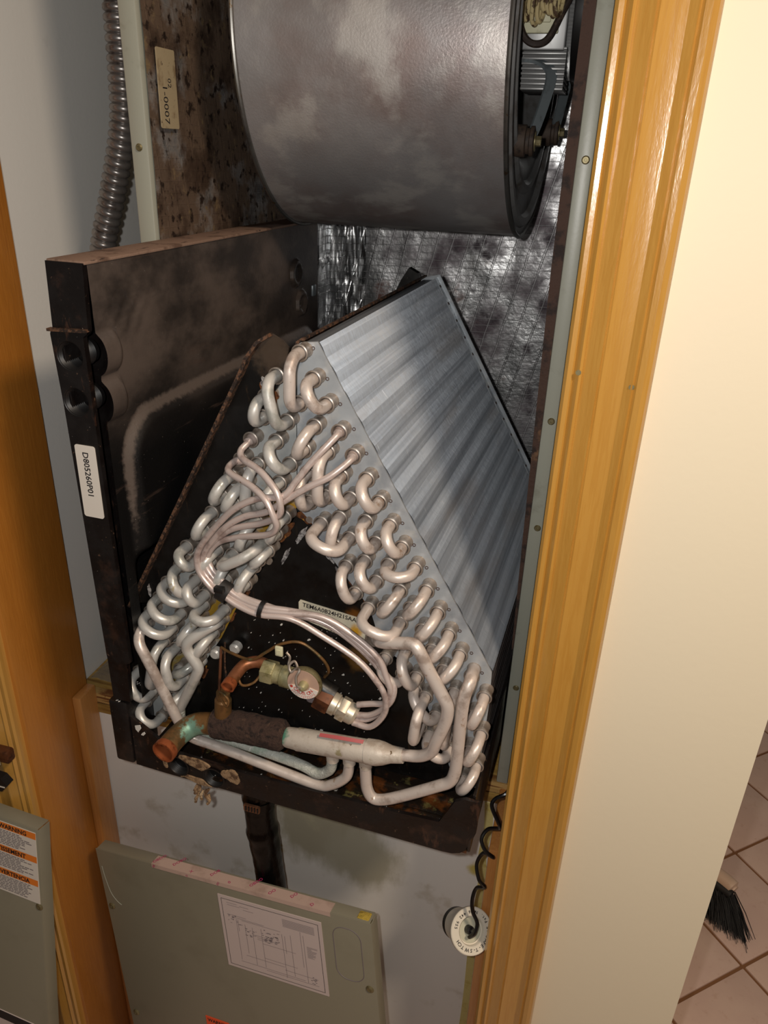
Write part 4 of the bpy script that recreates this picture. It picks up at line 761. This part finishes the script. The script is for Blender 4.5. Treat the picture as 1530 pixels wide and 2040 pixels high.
bt = B(); bt.add(*glyphs('WARNING', .0082, (.152, -.0011, -.2695), (1, 0, 0), (0, 0, 1), thick=.0002)); bt.obj('lettering', 'ink', st, 0)
ov_ = rrect(.379, .418, -.103, -.018, .0165, 8); on = B()
on.tube([(a, -.0001, c) for a, c in ov_ + [ov_[0]]], .0005, 6, False); on.obj('knockout_outline', 'inkgrey', PA)
on = B(); lr = [(.0052, -.030), (.007, -.05), (.012, -.075), (.02, -.088), (.028, -.094)]; on.tube(smooth([(a, 0, c) for a, c in lr], 6), .0006, 6); on.obj('pressed_line', 'flange', PA)
ps = B().lathe([(.0055, 0), (.0055, .0006), (.0035, .002), (.0012, .002), (.001, .0008), (0, .0008)], (0, 0, 0), (0, -1, 0), 16).mesh('screw', 'brass')
for x, z in ((.4245, -.1083), (.009, -.1015), (.012, -.3084)): inst(ps, 'screw', PA, (x, 0, z))
tp = B().box(.100, .378, -.0004, .0155, .0002, .0009).box(.100, .378, -.0008, -.0003, -.0055, .0009).obj('printed_tape', 'tape', PA)
bt = B(); random.seed(6)
for i, s in enumerate(('OBDO', 'DOBO', 'X', 'DOB', '0', 'OBDO', 'OO', 'DO', 'D')):
    x = .103 + i * .031; bt.add(*glyphs(s, .0068, (x, .001 + (i % 2) * .004, .0011), Vector((.5, .86, 0)), Vector((-.86, .5, 0)), thick=.0001))
for x, s in ((.104, 'DB'), (.16, 'O'), (.21, 'DO')): bt.add(*glyphs(s, .0042, (x, -.0010, -.0052), Vector((.5, 0, .86)), Vector((-.86, 0, .5)), thick=.0001))
bt.obj('tape_print', 'magenta', tp, 0)
B().box(.413, .430, .003, .016, -.012, .0012, .002).obj('insulation_tuft', 'insul', PA)
PB = panel('access_panel', 'grey metal panel with orange-banded warning label leaning on left casing', (-.3465, -.174, .7005), rotm(rad(-4), rad(-9.2), 0), .43, .66, -.43, .021)
wl = B().prism([(-.098, -.0055), (-.0035, -.0055), (-.0015, -.1175), (-.098, -.1175)], lambda a, c, t: (a, -.0008 + t, c), .0007).obj('warning_label', 'paper', PB)
bt = B(); ob = B(); it = B(); random.seed(8)
for zt_, s, xs in ((-.0060, 'WARNING', -.062), (-.0425, 'AVERTISSEMENT', -.088), (-.0800, 'ADVERTENCIA', -.0775)):
    ob.add([(-.0975, -.0010, zt_ - .0098), (-.0030, -.0010, zt_ - .0098), (-.0030, -.0010, zt_), (-.0975, -.0010, zt_)], [(0, 1, 2, 3)])
    bt.add(*glyphs(s, .0092, (xs, -.0012, zt_ - .0083), (1, 0, 0), (0, 0, 1), thick=.00025))
    for k in range(9):
        z_ = zt_ - .0130 - k * .0026; xa = -.096
        while xa < -.008:
            ln = random.uniform(.003, .009)
            if xa + ln > -.006 - random.uniform(0, .02): break
            it.add([(xa, -.0011, z_), (xa + ln, -.0011, z_), (xa + ln, -.0011, z_ + .0012), (xa, -.0011, z_ + .0012)], [(0, 1, 2, 3)]); xa += ln + .0012
ob.obj('orange_band', 'orange', wl, 0); bt.obj('lettering', 'ink', wl, 0); it.obj('fine_print', 'inkgrey', wl, 0)
inst(ps, 'screw', PB, (-.0035, 0, -.1225))
sk = B().box(-.12, -.0232, -.001, 0, -.42, -.336).obj('picture_sticker', 'paper_d', PB); B().box(-.12, -.0235, -.0013, -.0009, -.351, -.3365).obj('dark_band', 'ink', sk)

# ------------------------------------------------------------------ float switch
FS = thing('float_switch', 'white round overflow switch dangling on coiled black cord by casing', 'float switch', (.2065, -.1235, .6635))
axs = Vector((.45, -.60, .66)).normalized()
B().lathe([(.0140, -.002), (.0258, -.002), (.0264, -.001), (.0264, .003), (.0255, .004), (.0165, .004), (.0157, .003), (.0150, -.006)], (0, 0, 0), axs, 48).obj('ring', 'white', FS)
B().lathe([(.0152, -.006), (.0140, -.007), (.0, -.007)], (0, 0, 0), axs, 40).obj('cup_floor', 'switchclear', FS)
B().lathe([(.0242, -.0025), (.0230, -.006), (.0205, -.024), (.0195, -.034), (0, -.034)], (0, 0, 0), axs, 40).obj('body', 'white', FS)
B().lathe([(.0188, -.0335), (.0188, -.044), (.016, -.046), (0, -.046)], (0, 0, 0), axs, 40).obj('end_cap', 'black', FS)
B().lathe([(.0, .001), (.0048, .001), (.0052, -.002), (.0052, -.0068)], (0, 0, 0), axs, 20).obj('cord_gland', 'black', FS)
xr = (Vector((1, 0, 0)) - axs * axs.x).normalized(); yr = axs.cross(xr)
bt = B()
def ringtext(s, r, a0, da, outward):
    a = a0
    for ch in s:
        t = rad(a); rv = xr * math.cos(t) + yr * math.sin(t); tv = -xr * math.sin(t) + yr * math.cos(t)
        if ch != ' ':
            if outward: bt.add(*glyphs(ch, .0054, rv * r + axs * .0043 + tv * .0015, -tv, rv, thick=.0001))
            else: bt.add(*glyphs(ch, .0048, rv * (r + .0036) + axs * .0043 - tv * .0015, tv, -rv, thick=.0001))
        a += da
ringtext('SAFE-T-SWITCH', .0188, -8, -10.6, True)
ringtext('US Pat. No.6 442 955', .0188, 14, 8.8, False)
bt.obj('lettering', 'ink', FS, 0)
cw = [(0.229, -0.085, 0.868), (0.226, -0.1, 0.866), (0.215, -0.104, 0.858), (0.213, -0.108, 0.849), (0.224, -0.112, 0.829), (0.223, -0.106, 0.819), (0.211, -0.102, 0.809), (0.206, -0.108, 0.799), (0.212, -0.112, 0.787), (0.221, -0.110, 0.778), (0.210, -0.104, 0.774), (0.204, -0.106, 0.757), (0.209, -0.112, 0.74), (0.216, -0.110, 0.728), (0.207, -0.105, 0.717), (0.204, -0.108, 0.702), (0.206, -0.112, 0.686), (0.213, -0.115, 0.672), (0.212, -0.12, 0.659), (0.206, -0.118, 0.648)]
cw = [Vector(p) - Vector((.2065, -.1235, .6635)) + Vector((0, -.012, .012)) for p in cw] + [axs * .012, axs * .001]
B().tube(smooth(cw, 8), .0022, 8).obj('coiled_cord', 'cordm', FS)

# ------------------------------------------------------------------ hand brush on the floor
HB = thing('hand_brush', 'black-bristled hand brush with beige handle lying on floor tiles', 'brush', (.69, .60, 0))
B().tube(smooth([(-.16, .17, .045), (-.08, .09, .05), (-.02, .04, .052), (.02, .012, .050), (.037, -.002, .046)], 6), [(.011 + .007 * min(1, i / 14)) * (1 if i < 23 else .6) for i in range(25)], 16).obj('handle', 'handle', HB, 60)
B().tube(smooth([(-.07, .07, .04), (-.02, .022, .042), (.03, -.012, .040)], 6), .013, 12).obj('block', 'bristle', HB)
br = B(); random.seed(14)
for k in range(700):
    t = random.random(); p = Vector((-.07, .07, .04)).lerp(Vector((.034, -.012, .038)), t) + Vector((random.gauss(0, .004), random.gauss(0, .004), random.gauss(0, .004)))
    e = p + Vector((-.022 + t * .045 + random.gauss(0, .006), -.080 + random.gauss(0, .010), 0)); e.z = max(.002, .008 + random.gauss(0, .006)); m_ = p.lerp(e, .5) + Vector((0, 0, .006)); br.tube([p, m_, e], [.0011, .001, .0006], 4, False)
bo = br.obj('bristles', 'bristle', HB, 60); bo['kind'] = 'stuff'

# ------------------------------------------------------------------ bits beside the left jamb
WP = thing('drain_pipe', 'short white plastic pipe elbow behind the left jamb', 'pipe', (-.335, .10, .784))
B().tube(smooth([(-.03, .03, .02), (-.025, .0, .05), (-.010, -.03, .075), (.012, -.055, .085), (.03, -.06, .09)], 7), .012, 18).obj('pipe_run', 'white', WP, 60)
B().lathe([(.0120, 0), (.0155, 0), (.0155, .022), (.0120, .022)], (-.012, -.026, .072), Vector((.55, -.72, .35)), 24).obj('coupling', 'white', WP)
CF = thing('plastic_film', 'crumpled clear plastic film lying on the plywood platform', 'plastic film', (-.335, .05, .7835))
fb = B(); fb.grid(22, 22, lambda a, c: (-.055 + a * .13, -.03 + c * .10, .003 + .055 * max(0, math.sin(a * PI) * math.sin(c * PI)) * (.6 + .8 * MN.noise(Vector((a * 5, c * 5, 1)))) + .008 * abs(MN.noise(Vector((a * 14, c * 14, 4))))))
fb.obj('film_sheet', 'film', CF, 0)
KN = thing('door_knob', 'small clear knob on brown rosette at the left casing edge', 'knob', (-.405, -.146, .79))
B().box(-.006, .020, -.012, .002, -.006, .012, .003).obj('rosette', 'nut_b', KN)
B().lathe([(0, 0), (.010, .001), (.0125, .008), (.0115, .020), (.007, .026), (0, .027)], (.008, -.012, .004), (-.6, -.7, 0), 20).obj('knob_body', 'switchclear', KN)
TG = thing('black_plug', 'black plug hanging at the left casing below the clear knob', 'plug', (-.41, -.146, .745))
B().prism([(-.02, .012), (.006, .010), (.014, .0), (.004, -.012), (-.02, -.016)], lambda a, c, t: (a, -.012 + t, c), .012).obj('plug_body', 'black', TG)
B().box(-.02, .010, -.0126, -.0119, -.004, -.0025).obj('white_stripe', 'paper', TG)
